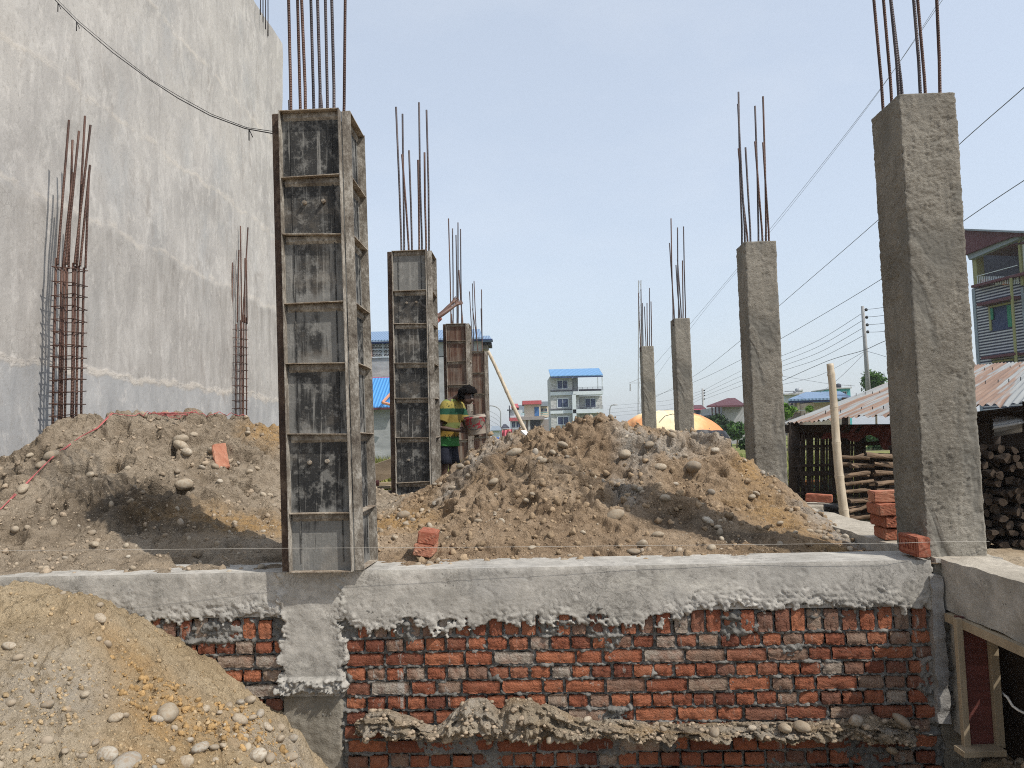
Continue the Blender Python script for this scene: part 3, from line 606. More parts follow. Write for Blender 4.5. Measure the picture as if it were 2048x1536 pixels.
for px, py, r in [(200, 1237, 14), (335, 1421, 26), (315, 1435, 12), (409, 1416, 11), (232, 1432, 14), (480, 1436, 17), (445, 1492, 10), (400, 1490, 20), (428, 1492, 11), (250, 1518, 34), (215, 1505, 22), (368, 1522, 22), (165, 1510, 11), (190, 1488, 10), (480, 1406, 11), (500, 1398, 14), (552, 1413, 16), (457, 1410, 12), (20, 1290, 13), (22, 1408, 13), (170, 1390, 11), (95, 1413, 13), (515, 1510, 22), (560, 1475, 14), (320, 1520, 9), (345, 1500, 8), (130, 1500, 9), (380, 1480, 9), (535, 1450, 12), (520, 1425, 12), (505, 1440, 9), (440, 1430, 8), (585, 1475, 12), (560, 1455, 10), (490, 1475, 10), (540, 1520, 14), (430, 1520, 10), (470, 1470, 9), (580, 1510, 13), ]:
    p = hit(px, py+r*.4, front_h, 2.4, 4.32)
    if p: stone(p, r*p.y/1500, own.get((px, py), FL), FG)
# ================================================================== FRONT BEAM, PIERS, BRICK WALL
ds = .0082
S = np.arange(-3.72, 3.78, ds); Zs = np.arange(-.42, BT+.002, ds); SS, ZZ = np.meshgrid(S, Zs, indexing='ij')
s0 = .14
zr = .618-.072*sstep(SS, .30, .45)*(1-sstep(SS, 2.1, 2.35))+.030*fbm(SS*5, SS*0+.3, 4, 3)-.075*np.clip(fbm(SS*24, SS*0+5.1, 2, 8)-.05, 0, 1)+.022*fbm(SS*26, ZZ*26, 3, 5)
zr = np.maximum(zr, .6-.16)+.16*sstep(fbm(SS*11, ZZ*15, 3, 6), .28, .40)*sstep(ZZ, .62, .56)
mb = np.where(SS < 3.585+.01*fbm(ZZ*20, ZZ*0, 3, 4), ZZ-zr, -1.)
pz = .20+.015*fbm(SS*25, SS*0, 3, 14)
mp = np.minimum(.185+.035*fbm(SS*0+9, ZZ*11, 4, 17)+.02*fbm(SS*20, ZZ*20, 3, 18)-np.abs(SS-s0), ZZ-pz)
ml = np.minimum(.165+.012*fbm(SS*0+2, ZZ*9, 3, 19)-np.abs(SS-s0), .28-ZZ)
lum = np.clip(.45*fbm(SS*17, ZZ*17, 3, 21)+.8*(.5-worley(SS*42+.6*fbm(SS*20, ZZ*20, 2, 5), ZZ*46, 4))+.8*(.5-worley(SS*80, ZZ*84, 6)), -1.2, 1.2)
ob = np.where(mb > 0, .016+lum*(.025*np.exp(-(np.clip(mb, 0, 9)/.085)**2)*(.5+.5*sstep(fbm(SS*3, ZZ*6, 3, 27), -.4, .3)))+.002*fbm(SS*2, ZZ*3, 2, 2)+.0007*fbm(SS*38, ZZ*38, 2, 28)-.0025*sstep(fbm(SS*15, ZZ*15, 3, 29), .5, .62), -.10)
ob += np.where((mb > 0) & (ZZ > BT-.02), -(ZZ-BT+.02)*.2, 0)
lip = ((ZZ < .285) & (ZZ > .19))*1.
op = np.where(mp > 0, .026+lip*(.030+.035*lum)+lum*.022*np.exp(-np.clip(mp, 0, 9)/.035)+.004*fbm(SS*9, ZZ*9, 3, 4), -.10)
ol = np.where(ml > 0, .012+.006*fbm(SS*14, ZZ*14, 3, 5), -.10)
off = np.maximum(np.maximum(ob, op), ol)
pier = (np.abs(SS-s0) < .36) & (ZZ < .60)
def sheet(name, mask, mat, parent):
    a, b = SS.shape; Vv = np.stack([FO.x+gu.x*SS-gv.x*off, FO.y+gu.y*SS-gv.y*off, ZZ], -1).reshape(-1, 3)
    Fc = gridfaces(a, b)[:, ::-1]; dead = (off.ravel() < -.09); sc_ = SS.ravel()[Fc].mean(1); zc_ = ZZ.ravel()[Fc].mean(1)
    ok = ~(dead[Fc].all(1)) & mask(sc_, zc_); Fc = Fc[ok]; u, inv = np.unique(Fc, return_inverse=True)
    return npmesh(name, Vv[u], inv.reshape(Fc.shape), mat, parent)
fb = thing('ground_beam', 'grey concrete ground beam along the front above the brickwork, rough dripping lower edge', 'concrete beam', G(0, 0, BT), 'concrete ground beams')
sheet('face', lambda s, z: (np.abs(s-s0) > .36) | (z > .60), MT['beam_concrete'], fb)
b = MB()
b.box(-3.72, .004, .615, 3.575, .34, BT-.006, 0, lambda s, v, z: G(s, v, z)); b.build('body', MT['beam_concrete'], fb)
cpier = thing('concrete_pier', 'concrete pier under the front beam below the nearest steel formwork', 'pier', G(s0, 0, -.4), 'concrete piers')
sheet('upper_block', lambda s, z: (np.abs(s-s0) < .36) & (z < .60) & (z > .18), MT['beam_concrete'], cpier)
sheet('lower_block', lambda s, z: (np.abs(s-s0) < .36) & (z < .18), MT['damp_concrete'], cpier)

bw = thing('brick_wall', 'red brick foundation wall with mortar smears under the front concrete beam', 'brick wall', G(0, 0, -.4))
def brick_template(nx=9, nz=6):
    u = np.linspace(-1, 1, nx); v = np.linspace(-1, 1, nz); U, Vv = np.meshgrid(u, v, indexing='ij'); return U, Vv
U9, V9 = brick_template()
BV = []; BF = []; BTn = []; nb = 0; brs = np.random.RandomState(11)
gf = gridfaces(9, 6)
def put_brick(sa, sb, za, zb, tint, out):
    global nb
    cx = (sa+sb)/2; cz = (za+zb)/2; w = (sb-sa)/2; h = (zb-za)/2; tl = brs.uniform(-.03, .03)
    n = fbm(U9*w*28+cx*31, V9*h*28+cz*37, 3, 7); r = .008
    ex = np.clip((np.abs(U9)*w-(w-r))/r, 0, 1); ez = np.clip((np.abs(V9)*h-(h-r))/r, 0, 1)
    o = out-.009*np.maximum(ex, ez)**3-.004*ex*ez+.006*n+.003*fbm(U9*w*70+cx*31, V9*h*70+cz*17, 2, 13)
    s = cx+U9*w*(1-.012*ez)+.003*fbm(V9*3+cx*7, U9+cz, 2, 3); z = cz+V9*h*(1-.02*ex)+tl*U9*w+.003*fbm(U9*3+cx*5, V9+cz, 2, 9)
    A = np.stack([s.ravel(), o.ravel(), z.ravel()], 1)
    ring = [(i, 0) for i in range(9)]+[(8, j) for j in range(1, 6)]+[(i, 5) for i in range(7, -1, -1)]+[(0, j) for j in range(4, 0, -1)]
    ri = np.array([i*6+j for i, j in ring]); Bk = A[ri].copy(); Bk[:, 1] = -.075
    k = len(ri); q = np.arange(k)
    side = np.stack([ri, ri[(q+1) % k], 54+(q+1) % k, 54+q], 1)
    BV.append(np.concatenate([A, Bk])); BF.append(np.concatenate([gf[:, ::-1], side])+nb); BTn.append(np.full(54+k, tint)); nb += 54+k
def tintf(z):
    r = brs.rand(); return brs.uniform(0, .65) if r < .68 else brs.uniform(.65, 1.)
zt = .484; pit = .079
s = -3.7
while s < 3.5:                                   # course of bricks set on edge under the beam
    wd = brs.uniform(.070, .082)
    if s+wd < -.03 or s > .31: put_brick(s, s+wd, zt+.006, zt+.118+brs.uniform(-.01, .02), brs.uniform(.2, 1.), brs.uniform(-.012, .008))
    s += wd+brs.uniform(.012, .022)
k = 0; z = zt
while z > -.45:
    stretch = k % 2 == 1; s = -3.7+(.05 if stretch else .11)+brs.uniform(-.02, .02)
    while s < 3.56:
        wd = (.214 if stretch else .101)+brs.uniform(-.006, .006)
        if stretch and brs.rand() < .22: wd = brs.uniform(.10, .15)
        e = min(s+wd, 3.575)
        if s < -.03 < e: e = -.035
        elif -.03 <= s < .31: s = .315+brs.uniform(0, .02); e = s+(wd if brs.rand() < .6 else .11)
        if e-s > .04:
            hh = pit-.014+brs.uniform(-.004, .004)
            put_brick(s, e, z-pit+.008, z-pit+.008+hh, tintf(z), brs.uniform(-.010, .010))
        s = e+brs.uniform(.010, .017)
    z -= pit; k += 1
Bv = np.concatenate(BV); wv = np.stack([FO.x+gu.x*Bv[:, 0]-gv.x*Bv[:, 1], FO.y+gu.y*Bv[:, 0]-gv.y*Bv[:, 1], Bv[:, 2]], 1)
npmesh('brick_courses', wv, np.concatenate(BF), MT['brick'], bw, attrs={'tint': np.concatenate(BTn)})
jz = ((zt-ZZ) % pit); jm = np.exp(-((np.minimum(jz, pit-jz))/.012)**2)
om = -.025+.016*fbm(SS*36, ZZ*36, 3, 61)+.008*fbm(SS*80, ZZ*80, 2, 62)+jm*(.006+.034*np.clip(fbm(SS*9, ZZ*16, 3, 63)-.08, 0, 1))+.024*sstep(fbm(SS*2.2, ZZ*3, 3, 66), .42, .6)
off_keep = off; off = om; 
sheet('mortar', lambda s, z: (z < .66) & (s < 3.7), MT['mortar'], bw); off = off_keep

# ledge of soil clinging to the wall
pxs = np.array([712, 740, 780, 820, 850, 872, 900, 940, 975, 1000, 1020, 1060, 1100, 1150, 1200, 1300, 1400, 1500, 1600, 1700, 1740, 1800, 1832.])
tys = np.array([1432, 1416, 1412, 1425, 1440, 1446, 1424, 1388, 1392, 1410, 1388, 1388, 1404, 1424, 1430, 1438, 1440, 1436, 1438, 1430, 1420, 1438, 1448.])
bys = np.array([1452, 1462, 1462, 1464, 1462, 1458, 1458, 1464, 1468, 1468, 1468, 1468, 1466, 1466, 1464, 1462, 1460, 1460, 1460, 1458, 1470, 1470, 1458.])
sv = np.array([W(a, b) for a, b in zip(pxs, tys)]); sb = np.array([W(a, b) for a, b in zip(pxs, bys)])
sl_ = np.linspace(sv[0, 0], sv[-1, 0], 640); tz = np.interp(sl_, sv[:, 0], sv[:, 1]); bz = np.interp(sl_, sv[:, 0], sb[:, 1])
th = np.linspace(-math.pi*.5, math.pi*.5, 46); SL, TH = np.meshgrid(sl_, th, indexing='ij')
mz = (tz+bz)/2; hz = (tz-bz)/2; pr = (.11+.25*hz)*np.clip(np.minimum(sl_-sl_[0], sl_[-1]-sl_)/.08, .1, 1)
zz = mz[:, None]+hz[:, None]*np.sin(TH)*(1+.1*fbm(SL*9, TH, 2, 3)); oo = np.cos(TH)**.8*pr[:, None]*(1+.35*fbm(SL*4, TH*1.2, 3, 9))
nn = .040*fbm(SL*9, TH*.7, 4, 13)+(.06*(.45-worley(SL*15+.3*fbm(SL*20, TH*1.4, 2, 2), TH*1.1, 8))+.030*(.45-worley(SL*42, TH*3.0, 9))-.05*sstep(fbm(SL*7, TH*.6, 3, 17), .25, .5))*np.cos(TH)
oo = oo+nn; zz = zz+.5*nn*np.sin(TH)-.018
V = np.stack([FO.x+gu.x*SL-gv.x*oo, FO.y+gu.y*SL-gv.y*oo, zz], -1).reshape(-1, 3)
lg = thing('soil_ledge', 'crumbling ledge of sandy soil clinging to the lower brick wall', 'soil', G(1.9, -.05, -.05))
npmesh('soil_crust', V, gridfaces(640, 46)[:, ::-1], MT['soil_ledge'], lg, attrs={'ochre': np.clip(fbm(SL*3, TH, 2, 5)*.6, 0, 1).ravel(), 'grey': np.clip(.15+fbm(SL*2, TH, 2, 8)*.8, 0, 1).ravel()})
rs = np.random.RandomState(21); VV = []; FF = []; TT = []; of = 0
for i in range(1500):
    q = rs.randint(0, 640*46); p = V[q]; r = .003*(6 ** (rs.rand()**3)); bb = BASES[rs.randint(6)]
    VV.append(bb*r+p+np.array([0, -.2*r, .1*r])); FF.append(IF2+of); of += len(bb); TT.append(np.full(len(bb), rs.rand()))
tag(npmesh('soil_clods', np.concatenate(VV), np.concatenate(FF), MT['clod_grey'], attrs={'tint': np.concatenate(TT)}), 'crumbs stuck on the soil ledge of the brick wall', kind='stuff')
EL = 'pale river stone stuck in the soil ledge on the brick wall'
for px, py, r, dv in [(1558, 1440, 17, .10), (1590, 1436, 16, .10), (1420, 1449, 14, .09), (1495, 1440, 9, .09), (900, 1466, 15, .04), (1785, 1424, 16, .1), (1775, 1490, 13, .05), (1755, 1455, 13, .1), (1275, 1455, 8, .1), (1172, 1425, 9, .08), (740, 1462, 10, .1), (1100, 1462, 11, .1), (1122, 1464, 8, .1), (1700, 1428, 18, .08), (1720, 1438, 12, .1), (1650, 1450, 8, .1), (1740, 1470, 9, .06), (1320, 1440, 7, .1)]:
    s_, z_ = W(px, py); stone(G(s_, -dv, z_-.01), r*4.2/1500, EL, 'river stones in the soil ledge')

# right hand beam that runs back along the side, and the corner pier
rb = thing('ground_beam', 'concrete side beam running back under the bare concrete columns, dusty top', 'concrete beam', G(3.8, 0, BT), 'concrete ground beams')
sL = (PZ(1893, 1121, BT)-FO).dot(gu)
def noisy_box(name, s_a, s_b, v_a, v_b, z_a, z_b, mat, parent, amp=.006, n=(5, 60, 5), topmat=None, G_=G):
    """box whose six faces are grids displaced by a smooth field"""
    mbx = MB()
    def d(s, v, z):
        q = np.array([s, v, z]); a = float(fbm(s*9+z*7, v*9+z*3, 3, 41)); c = float(fbm(v*11+s*5, z*11, 3, 43)); e = float(fbm(s*10, z*10+v*4, 3, 47))
        return G_(s+amp*a, v+amp*c, z+amp*e)
    A = [np.linspace(s_a, s_b, n[0]), np.linspace(v_a, v_b, n[1]), np.linspace(z_a, z_b, n[2])]
    for sgn, z in ((0, z_a), (1, z_b)): mbx.grid([[d(x, y, z) for y in A[1]] for x in (A[0] if not sgn else A[0][::-1])], 1 if (sgn and topmat) else 0)
    for sgn, x in ((0, s_a), (1, s_b)): mbx.grid([[d(x, y, z) for z in (A[2] if not sgn else A[2][::-1])] for y in A[1]])
    for sgn, y in ((0, v_a), (1, v_b)): mbx.grid([[d(x, y, z) for z in (A[2][::-1] if not sgn else A[2])] for x in A[0]])
    return mbx.build(name, [mat, topmat] if topmat else mat, parent, smooth=True)
sR = (PZ(2048, 1135, BT)-FO).dot(gu)
noisy_box('beam_length', sL, max(sL+.2, sR), -2.9, .0, .60, BT+.004, MT['beam_concrete'], rb, .009, (9, 120, 9), MT['dusty_concrete'])
noisy_box('beam_length', sL-.02, sL+.34, .012, 13.2, .58, BT, MT['beam_concrete'], rb, .008, (7, 130, 6), MT['dusty_concrete'])
pr_ = thing('concrete_pier', 'cracked grey corner pier at the right end of the brick wall', 'pier', G(3.66, 0, -.4), 'concrete piers')
noisy_box('pier_block', 3.60, 3.80, .01, .2, -.42, BT-.02, MT['damp_concrete'], pr_, .016, (12, 8, 60))
noisy_box('mortar_fin', 3.665, 3.70, -.055, .03, -.05, BT-.12, MT['beam_concrete'], pr_, .014, (4, 5, 50))
noisy_box('mortar_fin', 3.56, 3.625, -.035, .03, .0, BT-.09, MT['spill_concrete'], pr_, .014, (4, 5, 50))

tf = thing('timber_formwork', 'timber studs and dark red board left under the side beam', 'formwork', G(3.95, -.1, -.3))
def wbox(name, a, b, th, wd, mat, parent, up=Vector((0, 0, 1))):
    """plank from point a to point b, section wd x th"""
    a = Vector(a); b = Vector(b); t = (b-a).normalized(); x = t.cross(up)
    x = x.normalized() if x.length > 1e-4 else Vector((1, 0, 0)); y = x.cross(t).normalized(); mbx = MB()
    A = [a-x*wd/2-y*th/2, a+x*wd/2-y*th/2, a+x*wd/2+y*th/2, a-x*wd/2+y*th/2]; B = [p+(b-a) for p in A]
    mbx.hexa(A+B)
    o = mbx.build(name, mat, parent, None if parent is not None else (a+b)/2)
    mo = o.modifiers.new('bevel', 'BEVEL'); mo.width = min(th, wd)*.08; mo.segments = 2
    return o
dF = 3.98
p_ = lambda x, y, d=dF: P(x, y, d)
wbox('stud', p_(1933, 1497), p_(1915, 1236), .03, .034, MT['timber'], tf, Vector((0, 1, 0)))
wbox('stud', p_(2000, 1494), p_(1983, 1262), .03, .042, MT['timber'], tf, Vector((0, 1, 0)))
bq = MB(); a0, a1, b0, b1 = p_(1928, 1500, 4.0), p_(2002, 1500, 4.0), p_(1988, 1240, 4.0), p_(1912, 1232, 4.0); dv = gv*.018
bq.hexa([a0, a1, a1+dv, a0+dv, b1, b0, b0+dv, b1+dv]); bq.build('board', MT['ply_red'], tf)
wbox('sole_plate', p_(1918, 1503, 3.95), p_(2003, 1500, 3.95), .03, .09, MT['timber'], tf)
bq = MB(); za = .592
bq.box(sL-.03, -2.6, za-.045, sL+.02, -.06, za, 0, G); bq.build('soffit_board', MT['timber'], tf)
bq = MB(); bq.box(sL+.03, -2.6, za-.03, sL+.33, -.3, za-.004, 0, G); bq.build('soffit_board', MT['timber_old'], tf)
bq = MB(); bq.box(sL+.36, -2.7, -.5, sL+.39, .6, za-.01, 0, G); bq.build('shutter_board', MT['dark_wood'], tf)  # board added to keep the void under the side beam dark
# scrap boards and a pale cable in the dark gap beyond
sc = thing('scrap_board', 'dark warped board leaning in the gap right of the timber formwork', 'board', P(2040, 1480, 4.4))
bq = MB(); A_ = [P(2006, 1290, 4.5), P(2120, 1480, 4.4), P(2120, 1330, 4.55), P(2030, 1285, 4.55)]
bq.hexa([A_[0], A_[1], A_[1]+gv*.02, A_[0]+gv*.02, A_[3], A_[2], A_[2]+gv*.02, A_[3]+gv*.02]); bq.build('board_face', MT['dark_wood'], sc)
cb = MB(); cb.tube([P(2003, 1385, 4.0), P(2015, 1395, 3.95), P(2025, 1412, 3.93), P(2036, 1420, 3.9), P(2060, 1432, 3.9), P(2100, 1440, 3.9)], .0065, 8)
tag(cb.build('cable', MT['white_paint'], None, P(2015, 1395, 3.95), True), 'pale thin cable hanging beside the timber studs', 'cable')

# ================================================================== COLUMNS
def shaft(name, c, w, d, z0, z1, res, mat, parent):
    """square shaft with a rough hand plastered surface; c = front left corner"""
    nu = max(6, int(w/res)); nz = int((z1-z0)/res); u = np.arange(nu)/nu
    A = np.concatenate([np.stack([u, u*0], 1), np.stack([u*0+1, u], 1), np.stack([1-u, u*0+1], 1), np.stack([u*0, 1-u], 1)])
    N = np.repeat(np.array([[0, -1], [1, 0], [0, 1], [-1, 0]], float), nu, 0); N[0] = (-1, -1); N[nu] = (1, -1); N[2*nu] = (1, 1); N[3*nu] = (-1, 1)
    per = np.arange(4*nu)/nu; z = np.linspace(z0, z1, nz+1); ZZ_, PP = np.meshgrid(z, per*w, indexing='ij'); cn = np.abs(np.minimum(per % 1, 1-per % 1))*w
    sd = float(c[0]*7)
    rgh = .9+.9*sstep(fbm(PP*2.2+sd, ZZ_*1.6, 3, 89), -.2, .25)
    n = .0030*fbm(PP*4+sd, ZZ_*3, 3, 81)+rgh*(.0020*fbm(PP*20+sd, ZZ_*20, 3, 83)+.0022*fbm(PP*66, ZZ_*52+sd, 2, 85))-.004*sstep(fbm(PP*13+sd, ZZ_*13, 3, 87), .5, .6)
    n = n-(.006+.004*fbm(ZZ_*20, ZZ_*0+sd, 2, 3))*np.exp(-(cn[None]/.008)**2)
    s_ = A[None, :, 0]*w+N[None, :, 0]*n; v_ = A[None, :, 1]*d+N[None, :, 1]*n
    V = np.stack([c[0]+gu.x*s_+gv.x*v_, c[1]+gu.y*s_+gv.y*v_, ZZ_], -1).reshape(-1, 3); k = 4*nu
    i, j = np.meshgrid(np.arange(nz), np.arange(k), indexing='ij'); i = i.ravel(); j = j.ravel(); Fc = np.stack([i*k+j, i*k+(j+1) % k, (i+1)*k+(j+1) % k, (i+1)*k+j], 1)
    top = len(V); V = np.concatenate([V, [[c[0]+gu.x*w/2+gv.x*d/2, c[1]+gu.y*w/2+gv.y*d/2, z1]]]); q = np.arange(k); Ft = np.stack([nz*k+q, nz*k+(q+1) % k, np.full(k, top), np.full(k, top)], 1)
    Ft = np.stack([nz*k+q[::2], nz*k+(q[::2]+1) % k, nz*k+(q[::2]+2) % k, np.full(k//2, top)], 1)
    return npmesh(name, V, np.concatenate([Fc, Ft]), mat, parent)
def bars(parent, L, corner, w, dp, zt_, short=None):
    """L: (px_base, px_top, py_top, back?)"""
    for (pb, pt, py, bk) in L:
        d = corner.y+(dp-.06 if bk else .055)
        q = PZ(pb, 400, zt_)                        # only to get started
        yb = None; lo, hi = 0, 1200                 # pixel row of the column top at this depth
        for _ in range(40):
            mid = (lo+hi)/2
            if P(pb, mid, d).z > zt_: lo = mid
            else: hi = mid
        B = P(pb, lo, d); T = P(pt, py, d)
        if py <= 0: T = B+(T-B)*((zt_+1.9-B.z)/(T.z-B.z))
        L_ = (T-B).length; mbx = MB()
        pts = [B+Vector((0, 0, -.12)), B, B+(T-B)*.12+Vector((.004, 0, 0)), B+(T-B)*.5+Vector((random.uniform(-.008, .008), 0, 0)), T]
        mbx.tube(pts, .0095 if d < 6 else .0105, 8); mbx.build('rebar', MT[random.choice(['rebar_rust', 'rebar_steel', 'rebar_steel'])], parent, None, True)
right = [((2.300, 4.262), .335, .36, CT, 'nearest bare concrete column on the right with a troweled rough face',
          [(1767, 1748, 0, 1), (1785, 1767, 0, 1), (1798, 1782, 0, 0), (1808, 1783, 0, 1), (1841, 1828, 0, 0), (1853, 1836, 0, 1), (1880, 1873, 0, 0)]),
         ((2.425, 7.60), .325, .33, CT, 'second bare concrete column in the right row, behind the brown heap',
          [(1484, 1477, 184, 1), (1490, 1476, 208, 0), (1496, 1477, 297, 1), (1501, 1491, 295, 0), (1517, 1510, 212, 1), (1525, 1510, 283, 0), (1532, 1526, 193, 1), (1538, 1526, 285, 0)]),
         ((2.785, 12.68), .275, .36, CT, 'third bare concrete column in the right row, before the orange tarpaulin',
          [(1346, 1342, 437, 0), (1349, 1339, 486, 1), (1357, 1355, 455, 0), (1360, 1352, 530, 1), (1366, 1365, 521, 0), (1371, 1367, 453, 1), (1363, 1355, 519, 1)]),
         ((2.905, 16.65), .28, .33, CT, 'farthest and smallest bare concrete column of the right row',
          [(1281, 1277, 586, 0), (1284, 1282, 578, 1), (1286, 1285, 606, 0), (1292, 1289, 613, 1), (1295, 1294, 606, 0), (1299, 1299, 576, 1), (1303, 1302, 603, 0)])]
for (c, w_, d_, zt_, lab, L) in right:
    t = thing('concrete_column', lab, 'column', (c[0]+.16, c[1]+.17, BT), 'bare concrete columns')
    shaft('shaft', c, w_, d_, .86, zt_, .0075 if c[1] < 5 else .012 if c[1] < 9 else .02, MT['column_concrete'], t)
    bars(t, L, Vector((c[0], c[1], 0)), w_, d_, zt_)

def form_panel(mbx, w, h, zs, fn, fl=.05, tints=None):
    """sheet with raised edge flanges and ribs; local x along width, y outwards(-), z up -> fn"""
    tk = .005
    zc_ = sorted(zs); zc_ = [0.]+[z for z in zc_ if .05 < z < h-.05]+[h]
    for k in range(len(zc_)-1):
        ti = tints[k] if tints and k < len(tints) else random.uniform(.1, .85); mbx.box(0, .001, zc_[k], w, tk, zc_[k+1], 0, fn, ti)
        xs_ = [w*i/12 for i in range(13)]; hz_ = zc_[k+1]-zc_[k]; zs2 = [zc_[k]+hz_*j/12 for j in range(13)]        # cement dust gathers along the edges of each field
        mbx.grid([[fn(x, -.0006, z) for x in xs_] for z in zs2], 0, None, [[ti+.42*math.exp(-min(x, (w-x)*.55, (z-zc_[k])*.8, (zc_[k+1]-z)*1.2)/.028)-.10 for x in xs_] for z in zs2])
    mbx.box(0, -fl, 0, tk, 0, h, 1, fn); mbx.box(w-tk, -fl, 0, w, 0, h, 1, fn)
    for z in zs:
        zlow = z < .01
        j = random.uniform(-.006, .006); mbx.hexa([fn(tk, -fl+.003, z+j), fn(w-tk, -fl+.003, z-j), fn(w-tk, 0, z-j), fn(tk, 0, z+j), fn(tk, -fl+.003, z+tk+j), fn(w-tk, -fl+.003, z+tk-j), fn(w-tk, 0, z+tk-j), fn(tk, 0, z+tk+j)], 2)
        if not zlow: mbx.hexa([fn(tk+.01, -.014, z-.03), fn(w-tk-.01, -.014, z-.03), fn(w-tk-.01, -.001, z-.045), fn(tk+.01, -.001, z-.045), fn(tk+.01, -.010, z-.002), fn(w-tk-.01, -.010, z-.002), fn(w-tk-.01, -.001, z-.002), fn(tk+.01, -.001, z-.002)], 1)
    for xx in (.055, w-.06): mbx.box(xx, -.006, .05, xx+.006, -.0005, h-.05, 0, fn)
def formwork(corner, w, d, z0, h, zs, lean, lab, bl, sheetm, bolt=(), tints=None):
    t = thing('steel_formwork', lab, 'formwork', (corner[0]+w/2, corner[1]+d/2, z0), 'steel column formwork')
    o = Vector((corner[0], corner[1], z0)); fl = .05
    L = lambda s, v, z: o+gu*(s+lean*z)+gv*v+Vector((0, 0, z))
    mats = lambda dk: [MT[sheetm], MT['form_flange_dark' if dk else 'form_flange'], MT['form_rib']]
    m1 = MB(); form_panel(m1, w, h, zs, lambda x, y, z: L(x, fl+y, z), fl, tints)
    for (bx, bz) in bolt:
        m1.tube([L(bx, fl-.004, bz), L(bx, fl-.022, bz)], .012, 10, 2); m1.tube([L(bx, fl-.022, bz), L(bx, fl-.03, bz)], .007, 8, 1)
    m1.build('front_panel', mats(0), t, attr='tint')
    m2 = MB(); form_panel(m2, d, h, zs, lambda x, y, z: L(w+.006-y, fl+.004+x, z)); m2.build('side_panel', mats(0), t, attr='tint')
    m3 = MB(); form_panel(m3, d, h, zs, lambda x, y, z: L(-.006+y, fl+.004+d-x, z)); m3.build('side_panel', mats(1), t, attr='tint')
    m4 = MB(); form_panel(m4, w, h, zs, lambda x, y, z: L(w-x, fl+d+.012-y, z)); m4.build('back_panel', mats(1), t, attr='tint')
    m5 = MB(); m5.box(.005, fl+.007, .02, w-.005, fl+d+.003, h-.05, 0, L); m5.build('concrete_core', MT['column_concrete'], t)
    bars(t, bl, Vector((corner[0], corner[1]+fl, 0)), w, d, z0+h-.05)
    return t
zrow = lambda px, ys, D, z0: [P(px, y, D).z-z0 for y in ys]
c1 = (P(578, 1141, 4.215).x, 4.215); z0 = BT+.006; h1 = P(612, 222, 4.24).z-z0
z1 = [0.0]+sorted(zrow(630, [355, 471, 607, 728, 869, 1027], 4.24, z0))+[h1-.005]
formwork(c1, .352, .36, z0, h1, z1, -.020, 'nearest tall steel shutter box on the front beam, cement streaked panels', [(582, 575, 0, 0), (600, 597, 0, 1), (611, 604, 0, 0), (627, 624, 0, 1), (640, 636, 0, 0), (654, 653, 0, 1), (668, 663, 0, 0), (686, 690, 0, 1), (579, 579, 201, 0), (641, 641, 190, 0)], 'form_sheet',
         [(.12, zrow(630, [925], 4.24, z0)[0]), (.22, zrow(630, [923], 4.24, z0)[0]), (.13, zrow(630, [404], 4.24, z0)[0]), (.24, zrow(630, [402], 4.24, z0)[0])], [.95, .42, .38, .62, .55, .22, .25, .72])
zb2 = .93; h2 = CT+.0-zb2
z2 = [0.0]+sorted(zrow(820, [582, 648, 727, 797, 876, 965], 7.62, zb2))+[h2-.005]
formwork((-1.195, 7.60), .352, .36, zb2, h2, z2, -.004, 'second steel shutter box with blackened panels beside the boy', [(803, 792, 214, 0), (808, 805, 228, 1), (818, 804, 309, 0), (824, 818, 301, 1), (838, 836, 320, 0), (844, 838, 205, 1), (852, 849, 305, 0), (858, 853, 220, 1)], 'form_sheet',
         [(.14, zrow(820, [605], 7.62, zb2)[0]), (.24, zrow(820, [604], 7.62, zb2)[0]), (.13, zrow(820, [920], 7.62, zb2)[0])], [.4, .08, .12, .15, .12, .1, .8])
z3 = [0.0]+sorted(zrow(915, [682, 723, 770, 822, 880, 930], 12.65, zb2))+[h2-.005]
formwork((-1.09, 12.63), .34, .34, zb2, h2, z3, -.004, 'third steel shutter box, rusty brown, directly behind the boy', [(902, 897, 437, 0), (906, 905, 457, 1), (914, 912, 470, 0), (916, 916, 445, 1), (923, 921, 458, 0), (926, 918, 540, 1), (904, 903, 628, 0), (924, 924, 632, 0)], 'form_sheet_rust')
z4 = [0.0]+sorted(zrow(955, [745, 787, 831, 873], 16.8, zb2))+[h2-.005]
formwork((-.925, 16.80), .33, .33, zb2, h2, z4, -.003, 'farthest steel shutter box propped by a leaning bamboo pole', [(945, 939, 583, 0), (947, 945, 567, 1), (955, 948, 562, 0), (957, 945, 617, 1), (964, 963, 579, 0), (965, 962, 617, 1)], 'form_sheet_rust')

